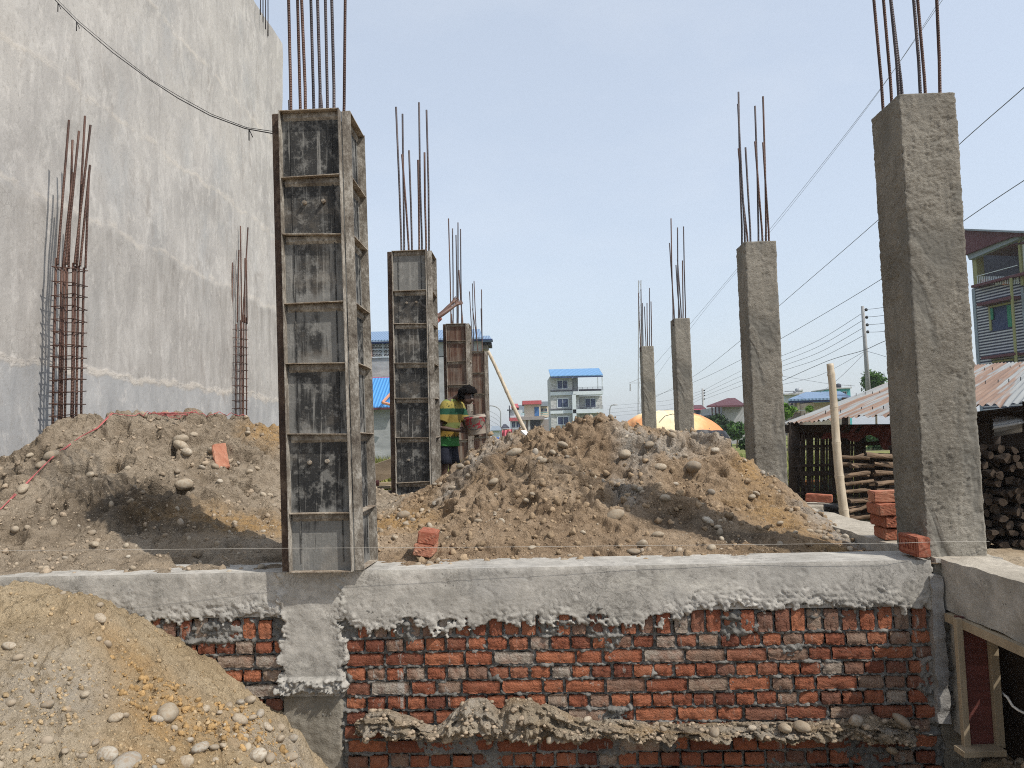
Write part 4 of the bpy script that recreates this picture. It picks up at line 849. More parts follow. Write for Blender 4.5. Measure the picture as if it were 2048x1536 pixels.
# rebar cages standing by the plastered wall
def cage(cx, cy, half, zbot, zlap, stir, tops, lab, rr):
    t = thing('rebar_cage', lab, 'rebar cage', (cx, cy, zbot), 'rebar cages by the wall')
    pos = [(-1, -1), (0, -1), (1, -1), (1, 0), (1, 1), (0, 1), (-1, 1), (-1, 0)]
    for i, (a, b_) in enumerate(pos):
        base = Vector((cx, cy, 0))+gu*(a*half)+gv*(b_*half); m_ = MB()
        m_.tube([base+Vector((0, 0, zbot)), base+Vector((random.uniform(-.01, .01), 0, (zbot+zlap)/2)), base+Vector((0, 0, zlap+random.uniform(-.12, .1)))], rr, 7); m_.build('rebar', MT['cage_rust'], t, None, True)
        if i < len(tops):
            tp = P(*tops[i], base.y); m_ = MB(); lb = base+Vector((.022, -.01, 0))
            m_.tube([lb+Vector((0, 0, zlap-.05)), lb+Vector((.0, 0, zlap-.02)), lb+(tp-lb-Vector((0, 0, zlap)))*.35+Vector((0, 0, zlap)), tp], rr*.95, 7); m_.build('rebar', MT['cage_rust'], t, None, True)
    for z in stir:
        m_ = MB(); h = half+rr*1.6; dz = [random.uniform(-.014, .014) for _ in range(4)]
        cs = [Vector((cx, cy, z+dz[k]))+gu*(a*h)+gv*(b_*h) for k, (a, b_) in enumerate([(-1, -1), (1, -1), (1, 1), (-1, 1)])]
        for k in range(4):
            a, b_ = cs[k], cs[(k+1) % 4]; e = (b_-a).normalized()*.012; m_.tube([a-e, b_+e], .0052, 6)
        e = (cs[2]-cs[0]).normalized(); m_.tube([cs[0], cs[0]+e*.06+Vector((0, 0, -.01))], .0052, 6)
        m_.build('stirrup', MT['cage_rust'], t)
ys1 = [540, 568, 593, 617, 641, 666, 690, 713, 737, 760, 784, 808, 832, 857, 880, 905]
cage(-4.63, 7.80, .092, 1.1, P(135, 520, 7.7).z, [P(135, y, 7.8).z for y in ys1], [(138, 240), (158, 262), (181, 250), (180, 330), (178, 345), (170, 232), (145, 280), (146, 345)], 'large rusty rebar cage with square stirrups by the near part of the wall', .0125)
ys2 = [660, 677, 694, 710, 726, 741, 757, 772, 787, 802, 817, 832, 847, 862]
cage(-4.70, 12.85, .095, 1.0, P(473, 640, 12.8).z, [P(473, y, 12.85).z for y in ys2], [(465, 525), (478, 500), (496, 455), (490, 516), (493, 520), (481, 452), (471, 455), (467, 453)], 'smaller looking rusty rebar cage farther along the wall', .0125)

# neighbouring building: tall plastered flank
nbld = thing('plastered_building', 'tall neighbouring building with a weathered grey white plaster flank', 'building', (-7.5, 6, 0))
wx0 = -4.95-math.tan(GA)*7.6
def wl(dx, y, z): return Vector((wx0+math.tan(GA)*y-dx, y, z))
ys = np.concatenate([np.arange(-6, 15.28, .16), [15.30]]); zs_ = np.concatenate([np.arange(0, 9.9, .16), [10.0]])
mbx = MB(); V = [[wl(-.02*float(fbm(y*.8, z*.8, 3, 5))-.006*float(fbm(y*4, z*4, 2, 6)), y, z) for z in zs_] for y in ys]
mbx.grid([r[::-1] for r in V]); mbx.build('flank_wall', MT['wall_plaster'], nbld, None, True)
A0 = [wl(.05, -6, 0), wl(.05, 15.28, 0), wl(7, 15.28, 0), wl(7, -6, 0)]; mbx = MB(); mbx.hexa(A0+[p+Vector((0, 0, 9.98)) for p in A0]); mbx.build('building_core', MT['wall_plaster'], nbld)
tw = thing('starter_bars', 'thin column starter bars rising above the top edge of the plastered building', 'rebar', wl(.3, 13.4, 10.))
for px, py in ((511, 0), (521, 0), (526, 0), (531, 0), (536, 0)):
    a = P(px, py, 13.2+(px-511)*.05); m_ = MB(); m_.tube([Vector((a.x, a.y, 9.7)), Vector((a.x, a.y, a.z+1.2))], .011, 6); m_.build('rebar', MT['rebar_steel'], tw, None, True)
m_ = MB()
cpts = [(-150, -205, 6.38), (60, -40, 6.05), (110, 0, 5.95), (155, 45, 5.85), (225, 105, 5.7), (300, 160, 5.5), (355, 196, 5.35), (420, 231, 5.15), (490, 257, 4.9), (545, 267, 4.68), (560, 268, 4.64)]
m_.tube([P(*q) for q in cpts], .0036, 6); m_.tube([P(q[0]+3, q[1]-4*abs(math.sin(i*1.9)), q[2]) for i, q in enumerate(cpts)], .0022, 6)
for q in ((116, 6, 5.94), (153, 44, 5.85), (498, 259, 4.87)):
    a = P(*q); m_.tube([a, a+Vector((.0, 0, -.075))], .004, 5); m_.tube([a, a+Vector((.026, 0, -.055))], .003, 5)
tag(m_.build('cable', MT['cable_black'], None, P(300, 160, 5.5), True), 'sagging black cable with tied ends hanging before the plastered wall', 'cable')
# ================================================================== LOOSE BRICKS
def brick_mesh(seed):
    bm = bmesh.new(); bmesh.ops.create_cube(bm, size=1); bmesh.ops.scale(bm, vec=(.115*2, .055*2, .036*2), verts=bm.verts)
    bmesh.ops.bevel(bm, geom=bm.edges[:], offset=.006, segments=2, affect='EDGES'); bmesh.ops.subdivide_edges(bm, edges=[e for e in bm.edges if e.calc_length() > .04], cuts=5, use_grid_fill=True)
    for v in bm.verts:
        x, y, z = v.co; n = float(fbm(x*22+seed*3, y*22+z*30, 3, seed)); v.co += Vector((np.sign(x)*(abs(x) > .09), np.sign(y)*(abs(y) > .045), np.sign(z)*(abs(z) > .03))).normalized()*n*.004 if v.co.length else Vector()
    me = bpy.data.meshes.new('brick'); bm.to_mesh(me); bm.free(); me.materials.append(MT['loose_brick']); return me
BM = [brick_mesh(i+1) for i in range(4)]
def brick(loc, rot, label, group='loose red bricks', k=None):
    o = bpy.data.objects.new('brick', BM[k if k is not None else srs.randrange(4)]); col.objects.link(o); o.location = loc
    if isinstance(rot, Matrix): o.rotation_euler = rot.to_euler()
    else: o.rotation_euler = rot
    return tag(o, label, 'brick', group)
q = hit(441, 930, heap_h); brick(q+Vector((0, 0, .045)), (.25, rad(62), rad(-50)), 'single orange red brick stuck upright in the grey brown heap')
q = hit(848, 1118, heap_h); zf = q.z+.03
brick(Vector((P(848, 1100, q.y).x, q.y+.10, P(848, 1101, q.y).z)), (rad(9), 0, rad(86)), 'lower of two stacked bricks in front of the brown heap')
brick(Vector((P(853, 1076, q.y).x, q.y+.115, P(853, 1077, q.y).z)), (rad(9), 0, rad(90)), 'upper of two stacked bricks in front of the brown heap')
q = P(1638, 996, 7.1); brick(q, (0, .05, rad(-28)), 'brick lying on a concrete block beside the black pot')
# stack behind the first bare column, on the side beam
zb = BT+.042
for i, (px, d, lay, rz, lab) in enumerate([(1772, 4.98, 0, 80, 'bottom brick of the small stack behind the nearest bare column, left'), (1800, 4.96, 0, 84, 'bottom brick of the small stack behind the nearest bare column, right'),
        (1770, 4.97, 1, 88, 'second layer brick of the small stack, left'), (1800, 4.98, 1, 92, 'second layer brick of the small stack, right'), (1762, 4.96, 2, 84, 'third layer brick of the small stack, header facing left'), (1792, 4.97, 2, 66, 'third layer brick of the small stack, turned'),
        (1778, 4.97, 3, -4, 'topmost brick lying crosswise on the small stack')]):
    p = P(px, 1000, d); brick(Vector((p.x, p.y, zb+.079*lay)), (random.uniform(-.03, .03), 0, rad(rz)), lab, 'bricks stacked behind the column')
# brick with pressed letters
ax = Vector((.054, .998, 0)).normalized(); wx_ = Vector((ax.y, -ax.x, 0)); f0 = P(1836, 1112, 4.165); f0.z = BT+.012
cen = f0+ax*.115+wx_*.036+Vector((0, 0, .055))
R = Matrix((ax, Vector((0, 0, 1)), ax.cross(Vector((0, 0, 1))))).transposed()
lb = brick(cen, R, 'brick with pressed letters standing on its edge at the end of the front beam', None, 1)
MT['brick_dark'] = simple('brick_dark', (.20, .05, .028), .2, 20)
nrm = -wx_; xdir = -ax
def on_face(name, parent, cxy, build):
    pass
fm = MB()
def fpt(x, z, o=.0): return cen+nrm*(.0365+o)+xdir*x+Vector((0, 0, z))
for (x0, x1, z0_, z1_) in ((-.10, .10, .038, .044), (-.10, .10, -.044, -.038), (-.10, -.094, -.038, .038), (.094, .10, -.038, .038)):
    fm.hexa([fpt(x0, z0_), fpt(x1, z0_), fpt(x1, z0_, .0025), fpt(x0, z0_, .0025), fpt(x0, z1_), fpt(x1, z1_), fpt(x1, z1_, .0025), fpt(x0, z1_, .0025)])
fo = fm.build('frog_border', MT['brick_dark'], None, cen); fo.parent = lb; fo.matrix_parent_inverse = (Matrix.Translation(lb.location) @ R.to_4x4()).inverted()
cu = bpy.data.curves.new('lettering', 'FONT'); cu.body = 'A.N.IY'; cu.size = .062; cu.extrude = .0016; cu.align_x = 'CENTER'; cu.align_y = 'CENTER'; cu.materials.append(MT['brick_dark'])
to = textmesh(cu); to.parent = lb
Mx = Matrix((xdir, Vector((0, 0, 1)), nrm)).transposed().to_4x4(); Mx.translation = cen+nrm*.038
to.matrix_local = (Matrix.Translation(lb.location) @ R.to_4x4()).inverted() @ Mx

# concrete block, black pot, stones beside the bamboo
cbk = thing('concrete_block', 'short concrete block carrying one brick beside the bamboo pole', 'block', P(1640, 1036, 7.1))
a = P(1640, 1022, 7.1); mbx = MB(); Lc = lambda x, y, z: a+gu*x+gv*y+Vector((0, 0, z))
mbx.box(-.14, -.08, -.10, .13, .22, .065, 0, Lc); o = mbx.build('block', MT['dusty_concrete'], cbk); mo = o.modifiers.new('bevel', 'BEVEL'); mo.width = .015; mo.segments = 2
pot = thing('black_pot', 'round black plastic pot half hidden at the foot of the bamboo pole', 'pot', P(1672, 1046, 6.75)); a = P(1672, 1046, 6.75); mbx = MB(); rings = []
for r, z in ((.05, 0), (.085, .02), (.098, .07), (.10, .10), (.092, .115), (.10, .12), (.095, .165), (.088, .165), (.08, .10), (.02, .03)):
    rings.append([(a.x+r*math.cos(t_*math.pi/12), a.y+r*math.sin(t_*math.pi/12), a.z+z) for t_ in range(24)])
mbx.loft(rings); mbx.build('pot_body', MT['black_plastic'], pot, None, True)

# strings
mbx = MB(); mbx.tube([P(-80, 1102, 4.16), P(300, 1099, 4.18), P(566, 1096.5, 4.195), P(1000, 1094, 4.185), P(1500, 1089, 4.165), P(1810, 1086, 4.13), P(1860, 1084, 4.14), P(1979, 1082.5, 4.225)], .0009, 5)
tag(mbx.build('mason_line', MT['string_white'], None, P(1000, 1094, 4.2)), 'thin white mason line stretched across the front between columns', 'string')
mbx = MB(); pts = []
for px, py in ((-40, 1058), (0, 1025), (30, 998), (60, 968), (85, 945), (110, 922), (135, 900), (160, 882), (195, 866), (225, 852)):
    h_ = hit(px, py, heap_h); pts.append(h_+Vector((0, 0, .022)))
mbx.tube(pts, .0038, 6); mbx.tube([p+Vector((.012*math.sin(i*2.), 0, .006)) for i, p in enumerate(pts)], .0028, 6)
pt2 = []
for i, px in enumerate(range(262, 500, 8)):
    h_ = hit(px, 838+3*math.sin(i*.7)+ (2 if px < 400 else 0), heap_h) or Vector((P(px, 836, 7.1)))
    pt2.append(Vector((h_.x, h_.y, max(h_.z, float(heap_h(h_.x, h_.y)))+.018+.02*abs(math.sin(i*1.3)))))
mbx.tube([pts[-1]]+pt2, .0033, 6)
for k in range(4):
    c_ = pt2[7+k*2]; mbx.tube([c_+Vector((.10*math.cos(t_*.5)*(1+.1*k), .06*math.sin(t_*.5), .01+.012*abs(math.sin(t_+k)))) for t_ in range(13)], .0033, 6)
tag(mbx.build('red_rope', MT['string_red'], None, pts[3], True), 'thin red rope running up the grey brown heap and coiled along its crest', 'rope')

# ================================================================== BAMBOO, PLANKS
def bamboo(name, a, b, r0, r1, nodes, label, cat='bamboo pole', group=None, mat='bamboo'):
    a = Vector(a); b = Vector(b); n = 60; pts = []; rs_ = []
    side = (b-a).cross(Vector((0, 1, 0))).normalized()
    for i in range(n+1):
        t = i/n; pts.append(a+(b-a)*t+side*math.sin(t*5)*r0*.35); k = min(abs(t-m_) for m_ in nodes)
        rs_.append((r0+(r1-r0)*t)*(1+.16*math.exp(-(k/.006)**2)))
    for m_ in nodes:                                # exact node rings
        pass
    mbx = MB(); mbx.tube(pts, rs_, 12); root = thing(name, label, cat, a, group); mbx.build('culm', MT[mat], root, None, True)
    for m_ in nodes:
        c = a+(b-a)*m_+side*math.sin(m_*5)*r0*.35; d = (b-a).normalized(); rr = (r0+(r1-r0)*m_)
        q = MB(); q.tube([c-d*.006, c-d*.002, c+d*.002, c+d*.006], [rr*1.0, rr*1.13, rr*1.13, rr*1.0], 12); q.build('node_ring', MT[mat], root, None, True)
    return root
bamboo('bamboo_pole', P(1694, 1062, 6.55), P(1657, 728, 6.7), .040, .030, [.12, .32, .52, .73, .93], 'upright bamboo pole standing before the tin roofed shed', group='bamboo poles')
a = P(975, 703, 16.55); b = P(1055, 868, 16.2); e = b+(b-a)*.22
bamboo('bamboo_pole', e, a, .047, .036, [.1, .27, .44, .60, .78, .93], 'long pale bamboo pole leaning against the farthest steel shutter box', group='bamboo poles')
pl = thing('timber_plank', 'wide weathered board leaning low between the first two shutter boxes', 'plank', P(760, 960, 8.5), 'planks between the shutter boxes')
wbox('board', P(690, 968, 8.55), P(850, 912, 8.75), .025, .21, MT['timber_old'], pl, Vector((0, 1, .25)))
for x0, y0, x1, y1, d, m_, lab in ((680, 981, 800, 972, 8.35, 'timber', 'pale plank lying flat under the leaning board'), (690, 972, 792, 966, 8.5, 'timber', 'upper pale plank lying on another plank near the second shutter box'), (650, 992, 795, 982, 8.2, 'timber_old', 'lowest dark plank on the soil near the second shutter box')):
    t = thing('timber_plank', lab, 'plank', P(x0, y0, d), 'planks between the shutter boxes'); wbox('board', P(x0, y0, d), P(x1, y1, d+.15), .03, .14, MT[m_], t)
t = thing('pipe_stub', 'short brownish pipe end beside the leaning board', 'pipe', P(745, 967, 8.25)); mbx = MB(); mbx.tube([P(700, 968, 8.3), P(757, 966, 8.25)], .032, 12); mbx.build('pipe', MT['shirt_faded'], t, None, True)
t = thing('timber_scrap', 'pale splinter of board sticking out of the brown heap crest', 'board', P(1068, 880, 6.7)); wbox('board', P(1046, 862, 6.75), P(1082, 897, 6.55), .02, .055, MT['white_paint'], t)

# ================================================================== TIN ROOFED SHED
sh = thing('tin_roof_shed', 'low open shed with a rusty corrugated tin roof and bamboo slat screen', 'shed', P(1800, 1060, 9.0))
E1, E2, T1, T2 = P(1566, 847, 9.6), P(2085, 803, 6.2), P(1850, 737, 13.4), P(2130, 718, 10.6)
def roofm():
    t = NT('tin_roof', .55, .4); s = t.attr('run'); r = t.attr('rise'); p = t.pos()
    cmb = t.n('ShaderNodeCombineXYZ'); t.l(t.math('MULTIPLY', s, 3.2), cmb.inputs[0]); t.l(t.math('MULTIPLY', r, .14), cmb.inputs[1]); n = t.noise(cmb.outputs[0], 1.0, 5, .62)
    cm2 = t.n('ShaderNodeCombineXYZ'); t.l(t.math('MULTIPLY', s, 14.), cm2.inputs[0]); t.l(t.math('MULTIPLY', r, .35), cm2.inputs[1]); n2 = t.noise(cm2.outputs[0], 1.0, 4, .6)
    k = t.math('ADD', t.math('MULTIPLY', n, .75), t.math('MULTIPLY', n2, .25))
    rust = t.ramp(n2, [(.3, (.12, .07, .045)), (.5, (.19, .112, .07)), (.7, (.265, .178, .125))]); gal = t.ramp(n2, [(.3, (.17, .178, .178)), (.6, (.265, .275, .27))])
    MT['tin_roof'] = t.out(t.mix(t.ramp(k, [(.47, 0.), (.51, 1.)]), gal, rust), None, .6)
roofm()
ns, nr = 430, 16; V = []; RU = []; RI = []; L_ = (E2-E1).length; nup = Vector((-.25, -.1, .96))
for i in range(ns):
    s = i/(ns-1)
    for j in range(nr):
        r = j/(nr-1); A_ = E1.lerp(E2, s); B_ = T1.lerp(T2, s); p = A_.lerp(B_, r)
        p = p+nup*(.011*math.sin(s*L_/.085*2*math.pi)+.012*float(fbm(s*9, r*3, 2, 3)))+Vector((0, 0, (.02*float(fbm(s*30, 0, 2, 5)) if j == 0 else 0)))
        V.append(p[:]); RU.append(s*L_); RI.append(r*5)
npmesh('roof', np.array(V), gridfaces(ns, nr), MT['tin_roof'], sh, attrs={'run': RU, 'rise': RI})
for i in range(20):
    for r in (.10, .42, .8):
        s = (i+.5+random.uniform(-.2, .2))/20
        if random.random() < .75:
            p = E1.lerp(E2, s).lerp(T1.lerp(T2, s), r+random.uniform(-.01, .01)); hk = MB(); hk.tube([p, p+Vector((.004, 0, .04))], .005, 5); hk.build('roof_hook', MT['cable_black'], sh)
def post(px, yt, yb, d, r, mat='dark_wood'):
    m_ = MB(); m_.tube([P(px, yb, d), P(px, yt, d)], r, 8); m_.build('post', MT[mat], sh, None, True)
for px, yt, yb, d, r in ((1588, 845, 1030, 9.5, .07), (1722, 850, 960, 9.7, .06), (1790, 850, 980, 9.4, .06), (1990, 840, 960, 8.6, .055), (2060, 800, 1050, 7.0, .06), (1690, 795, 990, 11.5, .05), (1600, 840, 1000, 11.5, .05), (1900, 790, 960, 11.5, .05)): post(px, yt, yb, d, r)
def rail(name, x0, y0, x1, y1, d0, d1, w_, h_, mat): wbox(name, P(x0, y0, d0), P(x1, y1, d1), h_, w_, MT[mat], sh)
rail('eave_beam', 1570, 858, 1800, 856, 9.55, 9.2, .06, .10, 'dark_wood'); rail('eave_beam', 1800, 856, 2100, 826, 9.2, 6.8, .06, .10, 'dark_wood'); rail('cross_rail', 1722, 888, 1800, 884, 9.65, 9.4, .04, .05, 'dark_wood')
sl_m = MB(); nsl = 24
for i in range(nsl):
    x = 1592+(1722-1592)*i/(nsl-1)+random.uniform(-.8, .8); y0 = 866+random.uniform(-3, 3); y1 = 1042
    a = P(x+random.uniform(-1.5, 1.5), y1, 9.45); b = P(x, y0, 9.45); d = Vector((.0135*random.uniform(.8, 1.25), 0, 0)); dd = Vector((0, .01, 0))
    sl_m.hexa([a-d, a+d, a+d+dd, a-d+dd, b-d, b+d, b+d+dd, b-d+dd])
sl_m.build('bamboo_screen', MT['dark_wood'], sh)
for y in (892, 930, 946, 985, 1003): rail('screen_rail', 1586, y+2, 1722, y-2, 9.42, 9.42, .02, .035 if y != 946 else .06, 'dark_wood')
rail('screen_brace', 1588, 905, 1622, 1010, 9.4, 9.4, .02, .03, 'dark_wood')
cl = [];
for i in range(60):
    t_ = i/59; px = 1580+(1800-1580)*t_; d = 9.6-.5*t_; low = 872+9*abs(math.sin(t_*9))+5*math.sin(t_*23)+(14 if t_ > .8 else 0); up = 850
    cl.append([P(px, up+(low-up)*k/6, d)+Vector((0, .03*math.sin(t_*60+k), 0)) for k in range(7)])
mbx = MB(); mbx.grid(cl); mbx.build('cloth_valance', MT['ply_red'], sh, None, True)
mbx = MB(); A_ = [P(1722, 1060, 9.9), P(2120, 1080, 8.2), P(2120, 905, 8.2), P(1722, 907, 9.9)]; dv = Vector((.1, .02, 0))
mbx.hexa([A_[0], A_[1], A_[1]+gv*.03, A_[0]+gv*.03, A_[3], A_[2], A_[2]+gv*.03, A_[3]+gv*.03]); mbx.build('plank_wall', MT['dark_wood'], sh)
mbx = MB(); A_ = [P(1900, 960, 9.6), P(2140, 970, 8.6), P(2140, 800, 8.6), P(1900, 830, 9.6)]
mbx.hexa([A_[0], A_[1], A_[1]+gv*.03, A_[0]+gv*.03, A_[3], A_[2], A_[2]+gv*.03, A_[3]+gv*.03]); mbx.build('plank_wall', MT['dark_wood'], sh)
cs_ = thing('corrugated_sheet', 'rolled grey corrugated sheet stored under the shed roof beside the nearest column', 'metal sheet', P(2015, 850, 7.4)); rings = []
for k in range(5):
    px = 1986+(2075-1986)*k/4; row = []
    for i in range(25):
        u = i/24; row.append(P(px+2*math.sin(u*30), 832+44*u-10*k/4*1.6, 7.5-.5*math.sin(u*math.pi))+Vector((0, -.014*math.sin(u*6*2*math.pi), .008*math.cos(u*6*2*math.pi))))
    rings.append(row)
mbx = MB(); mbx.grid(rings); mbx.build('sheet', MT['galv_pipe'], cs_, None, True)

# firewood
def log_mesh(seed):
    rl = random.Random(seed); mbx = MB(); n = 9; k = 6; rings = []
    for i in range(k):
        x = -.3+.6*i/(k-1); rings.append([(x, math.cos(2*math.pi*j/n)*(.037*(1+.45*float(pn(j*.9, i*.4, seed))))+.012*float(pn(i*.5, 3, seed+3)), math.sin(2*math.pi*j/n)*(.033*(1+.45*float(pn(j*.9+5, i*.4, seed)))) +.012*float(pn(i*.5, 9, seed+4))) for j in range(n)])
    mbx.loft(rings); me_o = mbx.build('log', [MT['log_wood'], MT['log_end']]); me = me_o.data; bpy.data.objects.remove(me_o)
    me.polygons[len(me.polygons)-1].material_index = 1; me.polygons[len(me.polygons)-2].material_index = 1
    return me
simple('log_pale', (.15, .105, .07), .5, 9, .95, .9, 22, stretch=(.4, 1, 1))  # paler log copy for the end of the stack that looks lit
LM = [log_mesh(i*3+1) for i in range(7)]
for me in LM[4:]: me.materials[0] = MT['log_pale']
def log(loc, rz, ry=0., sc=1., lm=None):
    o = bpy.data.objects.new('firewood_log', srs.choice(lm or LM[:4])); col.objects.link(o); o.location = loc
    o.rotation_euler = (srs.uniform(0, 6.28), ry+srs.uniform(-.06, .06), rz+srs.uniform(-.16, .16)); o.scale = (sc, sc*srs.uniform(.8, 1.2), sc*srs.uniform(.8, 1.2))
    if lm: tag(o, 'brownish log lying crosswise at the end of the firewood stack beside the bamboo pole', 'firewood', 'crosswise logs at the stack end')
    else: tag(o, 'rough dark log seen end on in the firewood stack right of the nearest column', 'firewood', 'dark logs of the firewood stack')
zb0 = .47
for lay in range(11):
    for c in range(2):                            # left end, logs lying crosswise
        for kx in range(2):
            p = P(1716+kx*62, 1000, 7.0+c*.11+.02*lay); log(Vector((p.x+srs.uniform(-.04, .04), p.y, zb0+.05+lay*.080+srs.uniform(-.01, .01))), srs.uniform(-.25, .75), srs.uniform(-.12, .12), srs.uniform(.42, .6), LM[4:])
for lay in range(12):
    n = 20
    for i in range(n):
        t_ = i/(n-1); p = P(1838+(2110-1838)*t_, 1000, 7.2-.4*t_); zz_ = zb0+.05+lay*.078+srs.uniform(-.015, .015)
        log(Vector((p.x+(.05 if lay % 2 else 0), p.y+.3+srs.uniform(-.14, .1), zz_)), math.pi/2+srs.uniform(-.25, .25), 0, .95)
def basin(px, py, d, r, colr, lab):
    nm = 'plastic_'+lab.split()[0]; simple(nm, colr, .1, 3, .4); a = P(px, py, d); t = thing('plastic_basin', lab, 'basin', a); rings = []
    for rr, z in ((.6, 0), (.85, .12), (1, .3), (1.05, .31), (.95, .28), (.6, .05)): rings.append([(a.x+r*rr*math.cos(k*math.pi/10), a.y+r*rr*math.sin(k*math.pi/10), a.z+r*z*1.6) for k in range(20)])
    mbx = MB(); mbx.loft(rings); mbx.build('bowl', MT[nm], t, None, True)
basin(1622, 975, 12.5, .22, (.60, .22, .05), 'orange plastic basin behind the bamboo screen of the shed'); basin(1650, 982, 12.2, .17, (.05, .35, .45), 'turquoise plastic basin behind the bamboo screen of the shed')
# ================================================================== BACKGROUND BUILDINGS
for nm, c in dict(h_blue_roof=(.10, .26, .50), h_blue_dark=(.03, .05, .13), h_white=(.55, .60, .63), h_cream=(.58, .50, .40), h_stone=(.42, .42, .42), h_grey=(.33, .33, .34), h_dark=(.045, .045, .06), h_glass=(.035, .05, .11),
                  h_red=(.42, .09, .10), h_maroon=(.10, .038, .045), h_taupe=(.27, .24, .23), h_teal=(.08, .36, .38), h_pink=(.55, .13, .20), h_olive=(.25, .25, .12), h_green=(.03, .18, .11), h_orange=(.50, .24, .15), h_slate=(.22, .26, .30), h_bluedoor=(.05, .14, .32), h_shedblue=(.07, .27, .58), h_blueroof2=(.13, .24, .46)).items():
    simple(nm, c, .10, 1.2, .7, .05, 10)
def stonewall():
    t = NT('h_cladding', .85, .2); v = t.pos((1, 1, 3.2)); n = t.vor(v, 1.6, 'F1'); c = t.ramp(t.noise(v, 2.0, 3, .7), [(.35, (.26, .26, .26)), (.5, (.42, .42, .41)), (.65, (.56, .56, .55))])
    MT['h_cladding'] = t.out(c)
    t = NT('render_grey', .95, .1); n = t.noise(t.pos((1, 1, 2.5)), .9, 6, .65); c = t.ramp(n, [(.3, (.23, .235, .24)), (.5, (.31, .315, .32)), (.7, (.41, .41, .41))]); MT['render_grey'] = t.out(c)
    for nm, a, b_ in (('roof_sheet_blue', (.10, .25, .47), (.15, .32, .55)), ('roof_sheet_shed', (.045, .22, .52), (.10, .32, .65)), ('roof_sheet_dull', (.13, .21, .33), (.20, .29, .42))):
        t = NT(nm, .5, .4); w_ = t.n('ShaderNodeTexWave', bands_direction='X'); t.l(t.pos(), w_.inputs[0]); w_.inputs['Scale'].default_value = 1.6
        MT[nm] = t.out(t.mix(w_.outputs['Fac'], a, b_), t.bump(w_.outputs['Fac'], .6, .05))
stonewall()
def fb_(mbx, x0, y0, x1, y1, D, dep, mi=0):
    xm, ym = (x0+x1)/2, (y0+y1)/2; X0 = P(x0, ym, D).x; X1 = P(x1, ym, D).x; Z0 = P(xm, y1, D).z; Z1 = P(xm, y0, D).z
    mbx.box(X0, D, Z0, X1, D+dep, Z1, mi)
def fpart(parent, name, mat, rects, D, dep):
    m_ = MB()
    for r in rects: fb_(m_, *r, D, dep)
    return m_.build(name, MT[mat], parent)
def window(parent, x0, y0, x1, y1, D, frame='h_white', glass='h_glass', bars_=1):
    D = D-.06; t = (x1-x0)*.07; m_ = MB()
    for r in ((x0-t, y0-t, x1+t, y0), (x0-t, y1, x1+t, y1+t), (x0-t, y0, x0, y1), (x1, y0, x1+t, y1)): fb_(m_, *r, D, .12)
    for k in range(bars_):
        xx = x0+(x1-x0)*(k+1)/(bars_+1); fb_(m_, xx-t*.3, y0, xx+t*.3, y1, D+.01, .1)
    f = m_.build('window', MT[frame], parent); g_ = MB(); fb_(g_, x0, y0, x1, y1, D+.05, .04); g_.build('pane', MT[glass], f); return f
def slope(parent, name, mat, x0, x1, y_e, De, xr0, xr1, y_r, Dr, th=.12):
    """roof plane from eave row y_e at depth De to ridge row y_r at depth Dr"""
    a, b_ = P(x0, y_e, De), P(x1, y_e, De); b_.z = a.z = (a.z+b_.z)/2; c, d = P(xr1, y_r, Dr), P(xr0, y_r, Dr); c.z = d.z = (c.z+d.z)/2
    u = Vector((0, 0, th)); m_ = MB(); m_.hexa([a, b_, c, d, a+u, b_+u, c+u, d+u]); return m_.build(name, MT[mat], parent), a, b_, c, d

# pale house with blue roof in the centre
D = 118.
H = thing('blue_roof_house', 'tall pale stone clad house with a blue metal roof and open top terrace', 'house', P(1150, 875, D), 'houses beyond the plot')
fpart(H, 'wall', 'h_cladding', [(1102, 752, 1147, 905), (1147, 786, 1160, 905)], D, 9)
fpart(H, 'back_wall', 'h_cladding', [(1147, 792, 1206, 905)], D+2.2, 6.5)
fpart(H, 'terrace_wall', 'h_cladding', [(1147, 755, 1156, 786)], D+2, 6)
fpart(H, 'floor_band', 'h_white', [(1101, 783, 1146, 790.5)], D-.3, .4); fpart(H, 'floor_band', 'h_white', [(1101, 820, 1146, 827)], D-.3, .4)
fpart(H, 'ledge', 'h_dark', [(1101, 780.5, 1146, 783)], D-.35, .4); fpart(H, 'ledge', 'h_dark', [(1101, 818, 1146, 820)], D-.35, .4)
fpart(H, 'balcony_slab', 'h_white', [(1146, 782, 1206.5, 789)], D-1.2, 3.6); fpart(H, 'balcony_slab', 'h_white', [(1146, 818, 1207, 826)], D-1.2, 3.6)
fpart(H, 'pillar', 'h_white', [(1146, 789, 1153.5, 905)], D-1.2, .9); fpart(H, 'pillar', 'h_white', [(1200.5, 826, 1208, 905)], D-1.2, .9)
for x in (1204, 1195): fpart(H, 'terrace_post', 'h_white', [(x, 753, x+1.6, 783)], D-.8 if x > 1200 else D+6, .25)
fpart(H, 'parapet_plants', 'h_dark', [(1158, 778, 1203, 782)], D-.9, .5)
for (x0, x1, y0, y1) in ((1145, 1206, 774, 782), (1156, 1206, 811, 818)):
    m_ = MB()
    for k in range(4): fb_(m_, x0, y0+(y1-y0)*k/4, x1, y0+(y1-y0)*k/4+.5, D-1.15, .05)
    for k in range(7): xx = x0+(x1-x0)*k/6; fb_(m_, xx-.3, y0, xx+.3, y1, D-1.15, .05)
    m_.build('railing', MT['h_dark'], H)
slope(H, 'roof', 'roof_sheet_blue', 1101, 1206, 752, D-1.6, 1097, 1198, 739, D+3.5); slope(H, 'roof', 'roof_sheet_blue', 1101, 1203, 753, D+9, 1097, 1198, 739, D+3.5)
fpart(H, 'fascia', 'h_blue_dark', [(1102, 752.5, 1206, 755)], D-1.55, .1)
